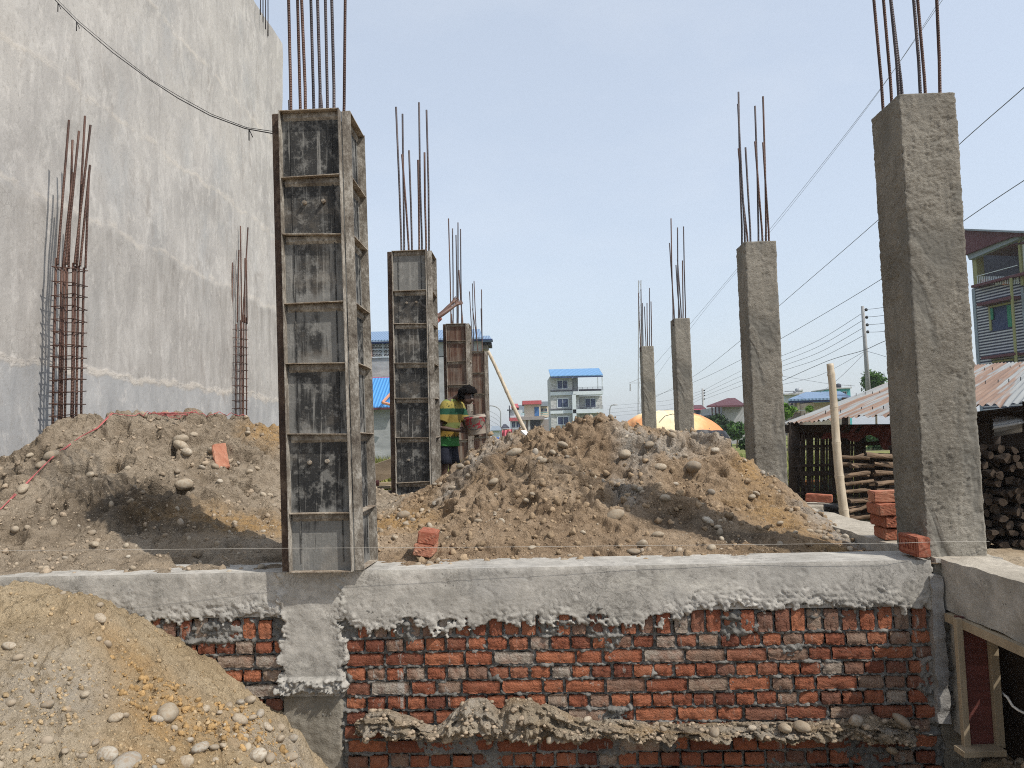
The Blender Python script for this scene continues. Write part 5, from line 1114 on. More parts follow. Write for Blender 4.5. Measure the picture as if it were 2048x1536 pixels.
for r in ((1115, 761, 1135, 777), (1115.5, 798, 1136, 814), (1116, 834, 1137, 849)): window(H, *r, D)
for r in ((1171, 797.5, 1191, 814), (1171, 834, 1191, 849)): window(H, *r, D+2.2)
fpart(H, 'door', 'h_glass', [(1154.5, 797, 1159.5, 818)], D+2.1, .1); fpart(H, 'door', 'h_glass', [(1152, 834, 1159, 856)], D-.05, .1)
# cream house with red roof left of it
D = 100.
H = thing('cream_house', 'unfinished cream house with red capped stair tower and blue door', 'house', P(1070, 875, D), 'houses beyond the plot')
fpart(H, 'stair_tower', 'h_cream', [(1049, 808, 1081, 834)], D+.5, 4); fpart(H, 'tower_roof', 'h_red', [(1045, 801, 1083, 808.5)], D-.2, 5.2)
fpart(H, 'door', 'h_bluedoor', [(1069, 814, 1078, 832)], D+.42, .1); fpart(H, 'side_wing', 'h_slate', [(1081, 803, 1096, 812)], D+1, 5)
fpart(H, 'side_wall', 'h_cream', [(1081, 813, 1097, 834)], D+2, 5); window(H, 1082, 817, 1087, 823, D+2); window(H, 1089, 817, 1094, 823, D+2)
fpart(H, 'balcony_slab', 'h_taupe', [(1042, 832.5, 1089, 839.5)], D-1.2, 3); fpart(H, 'ground_wall', 'h_taupe', [(1046, 839, 1098, 905)], D+.8, 6)
fpart(H, 'pillar', 'h_stone', [(1047, 839, 1052, 905)], D-.8, .6); fpart(H, 'pillar', 'h_stone', [(1057, 839, 1061, 905)], D-.8, .6)
m_ = MB()
for k in range(11): fb_(m_, 1061, 841+k*1.9, 1081, 842.6+k*1.9, D+.6, .1)
m_.build('shutter', MT['h_dark'], H); fpart(H, 'railing', 'h_teal', [(1042, 826, 1049, 826.8), (1042, 829, 1049, 829.6), (1081, 825, 1096, 826), (1081, 829, 1096, 829.7)], D-1, .06)
D = 112.
H = thing('red_roof_house', 'small house with red and grey roof behind the leaning bamboo pole', 'house', P(1030, 875, D), 'houses beyond the plot')
fpart(H, 'wall', 'h_white', [(1021, 820, 1046, 905)], D, 5); fpart(H, 'upper_wall', 'h_maroon', [(1023, 815, 1038, 823)], D+.3, 4)
slope(H, 'roof', 'h_red', 1022, 1038, 816, D-.5, 1024, 1036, 809, D+3); fpart(H, 'grey_roof', 'h_slate', [(1036, 810, 1049, 824)], D+.6, 4); fpart(H, 'awning', 'h_dark', [(1014, 819, 1022, 821)], D-.6, 1)
fpart(H, 'balcony_rail', 'h_red', [(1019, 835, 1043, 842)], D-.5, .3); window(H, 1024, 843, 1030, 855, D, 'h_white'); window(H, 1033, 843, 1040, 855, D, 'h_white'); fpart(H, 'plinth', 'h_taupe', [(1020, 858, 1048, 906)], D-.3, .5)
fpart(H, 'pole', 'h_dark', [(1018, 811, 1020, 842)], D-.3, .2)
D = 95.
H = thing('low_house', 'row of low dark roofed sheds far behind the heap crest', 'shed', P(1000, 875, D), 'houses beyond the plot')
fpart(H, 'wall', 'h_white', [(984, 862, 1000, 905)], D, 3); slope(H, 'roof', 'h_slate', 981, 1006, 862, D-.4, 984, 998, 854, D+3); fpart(H, 'second_wall', 'h_orange', [(1006, 858, 1020, 905)], D+2, 3); slope(H, 'roof', 'h_dark', 1002, 1019, 857, D+1, 1007, 1012, 850, D+4)
# big rendered building with blue roof on the left
D = 50.
H = thing('rendered_building', 'large grey rendered building with blue sheet roof behind the shutter boxes', 'building', P(850, 920, D), 'houses beyond the plot')
fpart(H, 'wall', 'render_grey', [(690, 714, 964, 935)], D, 9); fpart(H, 'upper_wall', 'render_grey', [(793, 683, 964, 714)], D, 9)
slope(H, 'roof', 'roof_sheet_dull', 690, 966, 681, D-.5, 690, 960, 664, D+5, .1); slope(H, 'roof', 'roof_sheet_dull', 964, 984, 683, D-.4, 962, 979, 674, D+4, .1)
fpart(H, 'soffit', 'h_blue_dark', [(690, 681, 985, 684)], D-.45, 1.0); fpart(H, 'eave_return', 'h_dark', [(964, 684, 983, 690)], D+.6, 2); fpart(H, 'eave_return', 'h_taupe', [(964, 690, 976, 698)], D+.8, 2)
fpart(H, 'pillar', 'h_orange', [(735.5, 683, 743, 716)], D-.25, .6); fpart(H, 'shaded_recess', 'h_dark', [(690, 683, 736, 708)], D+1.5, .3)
m_ = MB()
for i in range(8):
    for j in range(4):
        x0 = 744+i*5.9; y0 = 684+j*7.3; fb_(m_, x0+.4, y0+.4, x0+5.4, y0+6.6, D+.02, .3); A_ = P(x0+1.2, y0+4.6, D-.01); B_ = P(x0+4.4, y0+2.4, D-.01); m_.tube([A_, B_], .035, 4, 1)
vb = m_.build('vent_blocks', [MT['h_stone'], MT['h_dark']], H); m_ = MB()
for r in ((743, 683, 792, 684), (743, 713, 792, 714.5), (743, 698, 792, 698.9), (765, 684, 766.6, 714), (790.5, 684, 792, 714)): fb_(m_, *r, D-.12, .2)
m_.build('vent_frame', MT['h_white'], vb)
D2 = 46.
H = thing('blue_shed', 'low lean-to with bright blue sheet roof and pink ridge trim before the grey building', 'shed', P(750, 920, D2), 'houses beyond the plot')
slope(H, 'roof', 'roof_sheet_shed', 690, 795, 816, D2-.5, 690, 795, 757, D2+3.5, .08); fpart(H, 'ridge_trim', 'h_pink', [(690, 754.5, 795, 757.5)], D2+3.4, .2); fpart(H, 'fascia', 'h_maroon', [(690, 815.5, 795, 819.5)], D2-.55, .1)
fpart(H, 'wall', 'render_grey', [(690, 819, 795, 935)], D2, 3.2)
m_ = MB(); q0, q1, q2 = P(765, 805, D2-.9), P(795, 772, D2+1.3), P(795, 813, D2-.9); m_.tube([q0, q1], .09, 6); m_.tube([q0, q2], .09, 6); m_.build('gable_trim', MT['h_orange'], H)

# houses to the right of the centre
D = 70.
H = thing('maroon_roof_house', 'grey house with a maroon hipped roof and open balcony behind the second bare column', 'house', P(1450, 880, D), 'houses beyond the plot')
fpart(H, 'wall', 'h_grey', [(1446, 812, 1500, 900)], D, 8); fpart(H, 'lower_wall', 'h_stone', [(1424, 833, 1446, 900)], D+.6, 7); fpart(H, 'recess', 'h_dark', [(1428, 815, 1447, 831)], D+3, 3)
fpart(H, 'balcony_slab', 'h_dark', [(1417, 830, 1447, 834)], D-.6, 3)
for x in (1424, 1431, 1438): fpart(H, 'post', 'h_maroon', [(x, 812, x+1.6, 832)], D-.4, .2)
slope(H, 'roof', 'h_maroon', 1413, 1492, 814, D-1, 1455, 1470, 799, D+4, .15)
D = 85.
H = thing('small_maroon_house', 'small house with maroon roof beside the thin utility pole', 'house', P(1398, 880, D), 'houses beyond the plot')
fpart(H, 'wall', 'h_taupe', [(1387, 818, 1411, 900)], D, 5); slope(H, 'roof', 'h_maroon', 1385, 1412, 819, D-.6, 1388, 1403, 812, D+3); fpart(H, 'balcony', 'h_stone', [(1387, 829, 1409, 833)], D-.6, 1); fpart(H, 'roof_strip', 'h_pink', [(1386, 817.5, 1411, 819.5)], D-.7, .2); window(H, 1392, 822, 1400, 828, D, 'h_taupe')
D = 42.
H = thing('blue_hip_house', 'long house with a dull blue hipped roof and verandah behind the tin shed', 'house', P(1630, 860, D), 'houses beyond the plot')
slope(H, 'roof', 'roof_sheet_dull', 1577, 1706, 800, D-1.2, 1611, 1680, 786.5, D+4, .1); fpart(H, 'fascia', 'h_blue_dark', [(1578, 799.5, 1704, 804)], D-1.15, .1)
fpart(H, 'wall', 'h_cream', [(1629, 804, 1700, 870)], D, 5); fpart(H, 'verandah_back', 'h_taupe', [(1582, 804, 1629, 870)], D+2, 3); fpart(H, 'verandah_post', 'h_cream', [(1595.5, 804, 1599.5, 825)], D-.8, .3); fpart(H, 'verandah_post', 'h_taupe', [(1590, 804, 1594, 825)], D-.7, .3)
fpart(H, 'rail', 'h_white', [(1575, 820.5, 1615, 821.5)], D-.9, .06); fpart(H, 'dark_opening', 'h_dark', [(1584, 806, 1590, 825)], D+1.9, .1)
H = thing('flat_roof_house', 'white flat roofed house top carrying a round steel water tank', 'house', P(1590, 860, 55), 'houses beyond the plot')
fpart(H, 'wall', 'h_white', [(1571, 789, 1610, 870)], 55, 5); fpart(H, 'roof_slab', 'h_stone', [(1569, 786.5, 1613, 789)], 54.6, 6); fpart(H, 'tank_stand', 'h_stone', [(1592, 784, 1614, 786)], 55, 3); fpart(H, 'rail', 'h_dark', [(1570, 782, 1590, 783), (1588, 782, 1589, 788)], 55, .1)
m_ = MB(); a = P(1593, 780.5, 56); b_ = P(1603, 780, 56.3); m_.tube([a-Vector((.03, 0, 0)), a, b_, b_+Vector((.03, 0, 0))], [.06, .15, .15, .06], 16); m_.build('water_tank', MT['galv_pipe'], H, None, True)
D = 75.
H = thing('teal_house', 'small teal house top with a dark water tank behind the tin roof', 'house', P(1690, 860, D), 'houses beyond the plot')
fpart(H, 'wall', 'h_teal', [(1669, 777, 1703, 870)], D, 5); fpart(H, 'roof_slab', 'h_stone', [(1667, 775, 1704, 777)], D-.3, 5.6); window(H, 1686, 783.5, 1693, 791.5, D, 'h_cream', 'h_glass', 1); fpart(H, 'rail', 'h_stone', [(1683, 770, 1703, 770.6), (1702, 770, 1702.7, 775)], D, .06)
m_ = MB(); a = P(1677, 776, D+1); m_.tube([a, a+Vector((0, 0, .33)), a+Vector((0, 0, .40)), a+Vector((0, 0, .46))], [.27, .27, .2, .08], 16); m_.build('water_tank', MT['h_dark'], H, None, True)

# striped house on the right
e3 = Vector((.185, -1, 0)).normalized(); n3 = Vector((-1, -.185, 0)).normalized(); A3 = P(1943, 600, 40.)
def HP(px, py, off=0.):
    q = Vector(ray(px, py)); o = A3+n3*off; t = (o-Vector(cC)).dot(n3)/q.dot(n3); return Vector(cC)+q*t
H = thing('striped_house', 'multi storey house painted in dark and white stripes with a balcony under a maroon gable', 'house', (A3.x, A3.y, 0), 'houses beyond the plot')
def hbox(mbx, x0, y0, x1, y1, off, th, mi=0, horiz=True):
    """pixel rectangle on the facade (rows given at its left edge), th deep behind the face"""
    a = HP(x0, y1, off); b_ = HP(x0, y0, off); s1 = (HP(x1, y0, off)-b_).dot(e3); u = e3*s1; d = -n3*th
    a2 = Vector((b_.x, b_.y, a.z)); b2 = Vector((b_.x, b_.y, b_.z)); mbx.hexa([a2, a2+d, a2+d+u, a2+u, b2, b2+d, b2+d+u, b2+u], mi)
def hpart(name, mat, rects, off, th, parent=None):
    m_ = MB()
    for r in rects: hbox(m_, *r, off, th)
    return m_.build(name, MT[mat], parent or H)
def stripem():
    t = NT('h_stripes', .8, .2); x, y, z = t.sep(t.pos()); f = t.math('FRACT', t.math('MULTIPLY', z, 1/.152)); c = t.ramp(f, [(.5, (.045, .05, .075)), (.56, (.42, .43, .46))])
    MT['h_stripes'] = t.out(c)
stripem()
hpart('wall', 'h_stripes', [(1944, 577, 2110, 940)], 0, 6); hpart('corner_strip', 'h_slate', [(1943, 579, 1949, 940)], .04, .2); hpart('corner_strip', 'h_slate', [(2041, 575, 2046, 940)], .04, .2)
hpart('floor_slab', 'h_maroon', [(1942, 571, 2110, 576)], .5, 6.5); hpart('balcony_back', 'h_dark', [(1957, 500, 2110, 574)], -2.6, .3); hpart('balcony_side', 'h_stripes', [(1943, 505, 1948, 574)], -2.4, .3)
hpart('pillar', 'h_olive', [(1944, 512, 1952, 573)], .2, .45); hpart('pillar', 'h_olive', [(2034, 470, 2039, 573)], .2, .35); hpart('end_wall', 'h_white', [(2041, 470, 2110, 572)], .1, .3)
m_ = MB(); hbox(m_, 1953, 552, 2036, 553.2, .3, .05); hbox(m_, 1953, 568, 2036, 569, .3, .05)
for k in range(24): x = 1954+k*3.5; hbox(m_, x, 553-(x-1953)*.0, x+.8, 568, .3, .04)
m_.build('railing', MT['h_white'], H)
for x, nm in ((1962, 'h_orange'), (1990, 'h_white'), (2004, 'h_orange')): hpart('flower_pot', nm, [(x, 560, x+8, 570)], .2, .3)
def poly(name, mat, pts, off, th):
    a = [HP(x, y, off) for x, y in pts]; n = len(a); m_ = MB(); m_.add(a+[p-n3*th for p in a], [tuple(range(n)), tuple(range(2*n-1, n-1, -1))]+[(i, i+n, (i+1) % n+n, (i+1) % n) for i in range(n)]); return m_.build(name, MT[mat], H)
poly('gable', 'h_maroon', [(1925, 459), (1925, 512), (1937, 507), (1990, 486), (2024, 474), (2110, 468), (2110, 466)], .7, .15); poly('tie_beam', 'h_slate', [(1934, 510), (2020, 475), (2036, 472), (2036, 478), (1938, 520)], .5, .3)
poly('roof', 'h_slate', [(1920, 457), (1920, 460), (2110, 469), (2110, 465)], 1.0, 8); poly('ceiling', 'h_maroon', [(1940, 506), (2110, 470), (2110, 474), (1940, 510)], .2, 3.)
f = hpart('window', 'h_olive', [(1976, 613, 2024, 617), (1976, 617, 1980, 662), (2021, 605, 2024, 652)], .08, .2); hpart('pane', 'h_glass', [(1980, 617, 2021, 664)], .02, .06, f); hpart('shutter', 'h_green', [(2013, 611, 2021, 655)], .1, .05, f); hpart('shutter', 'h_green', [(1980, 617, 1985, 640)], .1, .05, f)
hpart('window_hood', 'h_maroon', [(1953, 607, 2022, 613)], .6, .6); hpart('window_hood', 'h_maroon', [(1962, 714, 2030, 719)], .6, .6); f = hpart('window', 'h_olive', [(1984, 722, 2027, 726)], .08, .2); hpart('pane', 'h_glass', [(1986, 726, 2027, 760)], .02, .06, f)
m_ = MB(); m_.tube([HP(2022, 556, .5), HP(2023, 575, .5), HP(2031, 700, .5), HP(2034, 760, .5)], .07, 8); m_.build('drain_pipe', MT['h_olive'], H)

# orange tarpaulin over a stack
D = 40.
H = thing('tarpaulin_stack', 'orange and cream tarpaulin dome over a stack with black plastic at its foot', 'tarpaulin', P(1350, 900, D))
a = P(1350, 866, D+2.5); rx = (P(1480, 866, D).x-P(1238, 866, D).x)/2; topz = P(1350, 819, D).z; base = .35; a.x = (P(1480, 866, D).x+P(1238, 866, D).x)/2
def tarp(k0, k1, grow, name, mat):
    V = []; nu, nv = 90, 20
    for i in range(nu):
        an = 2*math.pi*i/nu; row = []
        for j in range(nv):
            t_ = k0+(k1-k0)*j/(nv-1); r = math.sin(t_*math.pi/2)**.8*(1+grow+.03*math.sin(an*9+t_*5)+.05*float(fbm(math.cos(an)*2, math.sin(an)*2+t_*2, 3, 5))); z = base+(topz-base)*math.cos(t_*math.pi/2)**.85+.05*float(fbm(math.cos(an)*4, t_*6+math.sin(an)*3, 3, 8))
            row.append(Vector((a.x+rx*r*math.cos(an)-.25*(1-t_), a.y+2.4*r*math.sin(an), z)))
        V.append(row)
    V.append(V[0]); m_ = MB(); m_.grid([r for r in V]); return m_.build(name, MT[mat], H, None, True)
def tarpm():
    t = NT('tarp', .6, .3); x, y, z = t.sep(t.co()); v = t.co(); n = t.noise(v, .5, 4, .6); xx = t.math('ADD', t.math('MULTIPLY', x, .17), t.math('MULTIPLY', t.math('SUBTRACT', n, .5), .7))
    c = t.ramp(t.math('ABSOLUTE', t.math('ADD', xx, .04)), [(.10, (.78, .66, .42)), (.21, (.76, .50, .24)), (.32, (.70, .31, .12)), (.6, (.62, .22, .08))])  # cream middle paints in light showing through the orange cloth
    MT['tarp'] = t.out(c, t.bump(t.noise(v, 3, 4, .6, 1.), .4, .06)); simple('black_sheet', (.02, .02, .024), .5, 3, .35)
tarpm()
tarp(0, .70, 0, 'orange_cover', 'tarp'); tarp(.68, 1., .02, 'black_cover', 'black_sheet')
m_ = MB(); m_.tube([P(1318, 845, D-.3), P(1330, 832, D-.1), P(1345, 828, D), P(1360, 830, D)], .02, 5); m_.build('tie_rope', MT['cable_black'], H)
t = thing('drum', 'blue plastic drum peeking over the heap behind the farthest shutter box', 'drum', P(985, 905, 19.)); a = P(985, 905, 19.); hh = P(985, 875, 19.).z-a.z
m_ = MB(); m_.tube([a, a+Vector((0, 0, hh*.1)), a+Vector((0, 0, hh*.5)), a+Vector((0, 0, hh*.53)), a+Vector((0, 0, hh*.56)), a+Vector((0, 0, hh*.94)), a+Vector((0, 0, hh))], [.19, .2, .2, .212, .2, .2, .18], 18); simple('drum_blue', (.03, .08, .30), .15, 3, .5); m_.build('drum_body', MT['drum_blue'], t, None, True)
t = thing('cloth_banner', 'pink cloth banner hanging beyond the heap', 'cloth', P(1014, 880, 38.)); V = [[P(1004+20*i/14, 861-2.5*i/14+20*j/8, 38.)+Vector((0, .12*math.sin(i*1.1), 0)) for j in range(9)] for i in range(15)]
m_ = MB(); m_.grid(V); simple('pink_cloth', (.62, .16, .21), .15, 1.5); m_.build('cloth', MT['pink_cloth'], t, None, True); m_ = MB()
for x in (1004, 1024): m_.tube([P(x, 905, 38.1), P(x, 857, 38.1)], .03, 6)
m_.build('stake', MT['timber_old'], t)

# ================================================================== POLES, LAMPS, WIRES
def tubething(name, label, cat, pts, r, mat, group=None, part='shaft', n=8):
    t = thing(name, label, cat, pts[0], group); m_ = MB(); m_.tube(pts, r, n); m_.build(part, MT[mat], t, None, True); return t
D = 47.; pt = P(1725, 612, D); pb = P(1740, 830, D+1); pole = tubething('utility_pole', 'leaning grey concrete utility pole with four black insulators above the tin roof', 'utility pole', [pb, pb.lerp(pt, .5), pt], [.17, .14, .10], 'pole_concrete', 'utility poles')
for y in (619, 634, 649, 663):
    f_ = (y-612)/(830-612); a = pt.lerp(pb, f_); m_ = MB(); m_.tube([a+Vector((.08, 0, 0)), a+Vector((.14, 0, 0))], .03, 6); m_.tube([a+Vector((.14, 0, -.02)), a+Vector((.18, 0, -.02)), a+Vector((.26, 0, -.01)), a+Vector((.30, 0, 0))], [.06, .10, .10, .04], 10); m_.build('insulator', MT['cable_black'], pole, None, True)
D = 100.; p2t = P(1405, 777, D); p2 = tubething('utility_pole', 'thin distant utility pole before the maroon roofed house', 'utility pole', [P(1408, 885, D), p2t], .13, 'pole_concrete', 'utility poles')
for y in (781, 786, 791, 798): m_ = MB(); a = P(1407, y, D); m_.tube([a, a+Vector((.2, 0, 0))], .09, 6); m_.build('insulator', MT['cable_black'], p2)
def lamp(px, py_top, px_h, py_h, D, side, label):
    b_ = P(px, 905, D); tp = P(px, py_top+14, D); hd = P(px_h, py_h, D); t = thing('street_lamp', label, 'street lamp', b_, 'distant street lamps'); pts = [b_, tp]
    for k in range(1, 9): u = k/8; pts.append(Vector((tp.x+(hd.x-tp.x)*(1-math.cos(u*math.pi/2)), tp.y, tp.z+(hd.z-tp.z)*math.sin(u*math.pi/2))))
    m_ = MB(); m_.tube(pts, .11, 8); m_.build('lamp_post', MT['pole_concrete'], t, None, True); m_ = MB(); e = Vector((side*.9, 0, -.02)); m_.tube([hd, hd+e*.3, hd+e], [.08, .16, .07], 8); m_.build('lamp_head', MT['pole_concrete'], t, None, True)
lamp(1219.5, 810, 1226, 809.5, 150., 1, 'curved street lamp post right of the blue roofed house'); lamp(1001.5, 812, 981, 811.5, 150., -1, 'curved street lamp post between the last shutter box and the leaning bamboo')
tw_ = thing('pylon', 'slim lattice pylon with a cross arm behind the farthest bare column', 'pylon', P(1279, 875, 150.)); m_ = MB(); zz_ = [P(1280, y, 150.) for y in range(560, 876, 15)]
for s_ in (-.28, .28):
    for q_ in (0, .5): m_.tube([P(1280, 560, 150.)+Vector((s_*.8, q_, 0)), P(1280, 880, 150.)+Vector((s_*1.3, q_, 0))], .06, 4)
for i in range(len(zz_)-1): s_ = .25*(1 if i % 2 else -1); m_.tube([zz_[i]+Vector((s_, 0, 0)), zz_[i+1]-Vector((s_, 0, 0))], .035, 4)
m_.build('mast', MT['pole_concrete'], tw_); m_ = MB(); a = P(1258, 766, 150.); m_.tube([a, P(1300, 766, 150.)], .06, 4); m_.tube([a, P(1280, 757, 150.)], .05, 4); m_.tube([P(1300, 766, 150.), P(1280, 757, 150.)], .05, 4); m_.tube([P(1260.5, 768, 150.), P(1260.5, 782, 150.)], .13, 6); m_.build('cross_arm', MT['pole_concrete'], tw_)
WG = 'overhead wires on the right'
def wire(label, pts, r):
    """pts: (px, py, depth); smooth curve through them"""
    Q = [P(*q) for q in pts]; out = []
    for i in range(len(Q)-1):
        p0 = Q[max(i-1, 0)]; p1 = Q[i]; p2_ = Q[i+1]; p3 = Q[min(i+2, len(Q)-1)]
        for k in range(10):
            t_ = k/10; out.append(.5*((2*p1)+(p2_-p0)*t_+(2*p0-5*p1+4*p2_-p3)*t_*t_+(3*p1-p0-3*p2_+p3)*t_**3))
    out.append(Q[-1]); m_ = MB(); m_.tube(out, r, 5); o = m_.build('overhead_wire', MT['wire_grey'], None, Q[0], True); return tag(o, label, 'wire', WG)
wire('steep upper strand of the pair running from the top right down to the pylon', [(1900, -22, 60), (1740, 205, 80), (1545, 452, 108), (1400, 625, 135), (1281, 762, 150)], .022)
wire('steep lower strand of the pair running from the top right down to the pylon', [(1893, -20, 60), (1737, 212, 80), (1542, 462, 108), (1400, 632, 135), (1300, 770, 150)], .018)
wire('thick wire entering at the right edge above the striped house', [(2110, 115, 24), (2048, 175, 26), (1915, 292, 32), (1745, 450, 42), (1565, 606, 58), (1480, 682, 70), (1388, 752, 95), (1300, 800, 130)], .019)
wire('lower thick wire entering at the right edge just over the striped house', [(2110, 322, 26), (2048, 361, 28), (1930, 440, 33), (1757, 562, 43), (1568, 674, 60), (1485, 718, 72), (1388, 764, 96), (1300, 795, 130)], .019)
for i, (ya, yb_, yc) in enumerate(((628, 710, 792), (642, 721, 799), (657, 731, 805), (672, 741, 812))):
    wire(['topmost', 'second', 'third', 'lowest'][i]+' of four line wires left of the leaning pole', [(1722+i, ya, 47), (1640, (ya+yb_)/2+10, 56), (1568, yb_, 66), (1490, yb_+28, 80), (1407, 781+i*6, 100)], .015)
    wire(['topmost', 'second', 'third', 'lowest'][i]+' of four line wires right of the leaning pole', [(1731+i, 619+i*15, 47), (1765, 615+i*16, 44), (1860, 596+i*18, 38)], .014)
wire('dark service wire crossing the leaning pole below its insulators', [(1562, 763, 58), (1655, 722, 52), (1726, 701, 47.2), (1770, 682, 44), (1860, 650, 40)], .020)
wire('slack pale service wire from the leaning pole to the left', [(1560, 770, 62), (1640, 750, 55), (1727, 704, 47.2)], .012)
wire('service wire dropping from the leaning pole to the blue hipped house', [(1727, 708, 47), (1700, 736, 46), (1665, 768, 44), (1640, 785, 43)], .012)
wire('service wire falling right from the leaning pole', [(1732, 702, 47), (1770, 713, 44), (1830, 735, 42)], .012)
wire('faint wire crossing over the steel water tank', [(1562, 752, 60), (1610, 760, 58), (1655, 767, 56), (1710, 772, 54)], .011)
for i in range(4): wire(['highest', 'upper', 'lower', 'nethermost'][i]+' thin wire fanning left from the distant thin pole', [(1405, 781+i*5, 100), (1340, 800+i*9, 112), (1285, 806+i*7, 122), (1215, 812+i*7, 135)], .014)
for i in range(4): wire(['highest', 'upper', 'lower', 'nethermost'][i]+' thin wire bowed behind the last shutter box', [(979, 822+i*9, 110), (992, 829+i*9, 118), (1001, 838+i*8, 128), (1001.5, 841+i*8, 149)], .02)

# ================================================================== TREES AND GRASS
def leafm(nm, a, b_, c3):
    t = NT(nm, .7, .25); c = t.ramp(t.attr('tint'), [(0., a), (.55, b_), (1., c3)]); MT[nm] = t.out(c); t.b.inputs['Subsurface Weight'].default_value = 0
leafm('leaf_dark', (.012, .028, .009), (.03, .062, .016), (.07, .125, .03)); leafm('leaf_mid', (.025, .06, .012), (.055, .125, .022), (.11, .21, .04)); leafm('leaf_bright', (.06, .13, .015), (.13, .25, .03), (.24, .36, .07)); leafm('grass_blade', (.08, .11, .02), (.19, .21, .05), (.36, .33, .13))
def crown(name, parent, c, rad_, n, ls, mat, seed, clumps=26, label=None):
    rs = np.random.RandomState(seed); cc = rs.randn(clumps, 3); cc /= np.linalg.norm(cc, axis=1)[:, None]; cc = cc*(rs.rand(clumps, 1)**.4)*np.array(rad_)*.8
    ci = rs.randint(0, clumps, n); p = cc[ci]+rs.randn(n, 3)*np.array(rad_)*.17; d1 = rs.randn(n, 3); d1[:, 2] -= .4; d1 /= np.linalg.norm(d1, axis=1)[:, None]; d2 = np.cross(d1, rs.randn(n, 3)); d2 /= np.linalg.norm(d2, axis=1)[:, None]
    s_ = ls*(.6+.8*rs.rand(n, 1)); b0 = np.array(c)+p; V = np.stack([b0-d1*s_, b0+d2*s_*.38, b0+d1*s_, b0-d2*s_*.38], 1).reshape(-1, 3); q = np.arange(n)*4
    ct = rs.rand(clumps); tint = np.repeat(np.clip(ct[ci]*.6+rs.rand(n)*.5-.05, 0, 1), 4)
    return npmesh(name, V, np.stack([q, q+1, q+2, q+3], 1), MT[mat], parent, smooth=False, attrs={'tint': tint})
def tree(px, py, D, rpx, n, ls, mat, label, seed, base_z=.35, squash=.9):
    c = P(px, py, D); r = rpx*D/1500; t = thing('tree', label, 'tree', (c.x, c.y, base_z), 'trees and bushes beyond the plot'); m_ = MB(); rr = random.Random(seed)
    m_.tube([Vector((c.x, c.y, base_z)), Vector((c.x+.1*r, c.y, (base_z+c.z)/2)), c], [r*.09, r*.07, r*.035], 8)
    for k in range(6):
        a_ = k*1.05+rr.random(); s_ = Vector((c.x+.05*r, c.y, c.z-r*.7+.1*k*r)); m_.tube([s_, s_+Vector((math.cos(a_)*r*.4, math.sin(a_)*r*.4, r*.35)), s_+Vector((math.cos(a_)*r*.75, math.sin(a_)*r*.75, r*.6))], [r*.035, r*.025, r*.01], 6)
    m_.build('trunk', MT['timber_old'], t, None, True); crown('crown', t, c, (r, r, r*squash), n, ls, mat, seed)
tree(1746, 762, 52, 27, 2600, .13, 'leaf_mid', 'leafy round tree showing above the tin roof beside the leaning pole', 3)
tree(1442, 850, 58, 24, 1500, .16, 'leaf_dark', 'dark bush in front of the maroon roofed house, left', 5); tree(1472, 862, 52, 22, 1500, .15, 'leaf_mid', 'green bush touching the second bare column', 6); tree(1425, 845, 62, 14, 900, .15, 'leaf_dark', 'small dark bush beside the balcony of the maroon roofed house', 8)
tree(1572, 822, 34, 16, 1400, .10, 'leaf_bright', 'bright green bush right of the second bare column', 9); tree(1672, 812, 36, 12, 700, .10, 'leaf_dark', 'small dark bush behind the upright bamboo pole', 10); tree(1620, 818, 38, 8, 450, .08, 'leaf_bright', 'tiny bright plant before the blue hipped house', 11)
tree(1760, 880, 40, 26, 1300, .13, 'leaf_mid', 'green bush seen through the opening of the tin shed', 12)
tree(1490, 890, 30, 14, 700, .08, 'leaf_dark', 'dark low shrub beside the foot of the tarpaulin', 14)
def grass(areas, n, h, seed, label):
    rs = np.random.RandomState(seed); V = []; T = []
    for (x0, x1, y0, y1) in areas:
        X = rs.uniform(x0, x1, n); Y = rs.uniform(y0, y1, n); Z = np.full(n, .42); hh = h*(.5+rs.rand(n)); an = rs.rand(n)*6.28; w_ = .012+.01*rs.rand(n)
        in_fill = (X > -5) & (X < 2.4) & (Y < 18); Z = np.where(in_fill, .9, Z); lx = rs.randn(n)*.35*hh; ly = rs.randn(n)*.35*hh
        V.append(np.stack([np.stack([X-w_*np.cos(an), Y-w_*np.sin(an), Z], 1), np.stack([X+w_*np.cos(an), Y+w_*np.sin(an), Z], 1), np.stack([X+lx, Y+ly, Z+hh], 1)], 1).reshape(-1, 3)); T.append(np.repeat(rs.rand(n), 3))
    V = np.concatenate(V); q = np.arange(len(V)//3)*3; o = npmesh('wild_grass', V, np.stack([q, q+1, q+2], 1), MT['grass_blade'], smooth=False, attrs={'tint': np.concatenate(T)}); tag(o, label, kind='stuff')
grass([(-2.2, -.9, 9.6, 12), (-3, -1.2, 13, 17), (-10, 2, 19, 40)], 2200, .28, 4, 'yellow green wild grass between the column rows and toward the grey building'); grass([(3.4, 7, 10.5, 14), (5.2, 12, 14, 30), (2.6, 7, 19, 34)], 2600, .30, 5, 'yellow green wild grass around the tin shed and tarpaulin')

# ================================================================== AIR
m_ = MB(); m_.box(-190, -24, -1.4, 190, 190, 26); hz = m_.build('haze', simple('haze_tmp', (1, 1, 1)))
hm = bpy.data.materials.new('haze'); hm.use_nodes = True; ht = hm.node_tree; ht.nodes.clear(); ho = ht.nodes.new('ShaderNodeOutputMaterial'); hv_ = ht.nodes.new('ShaderNodeVolumePrincipled')
hv_.inputs['Color'].default_value = (.86, .90, .95, 1); hv_.inputs['Density'].default_value = .0007; hv_.inputs['Anisotropy'].default_value = .3; ht.links.new(hv_.outputs[0], ho.inputs['Volume']); hz.data.materials[0] = hm
tag(hz, 'pale dusty haze over the plot and the houses', kind='stuff')
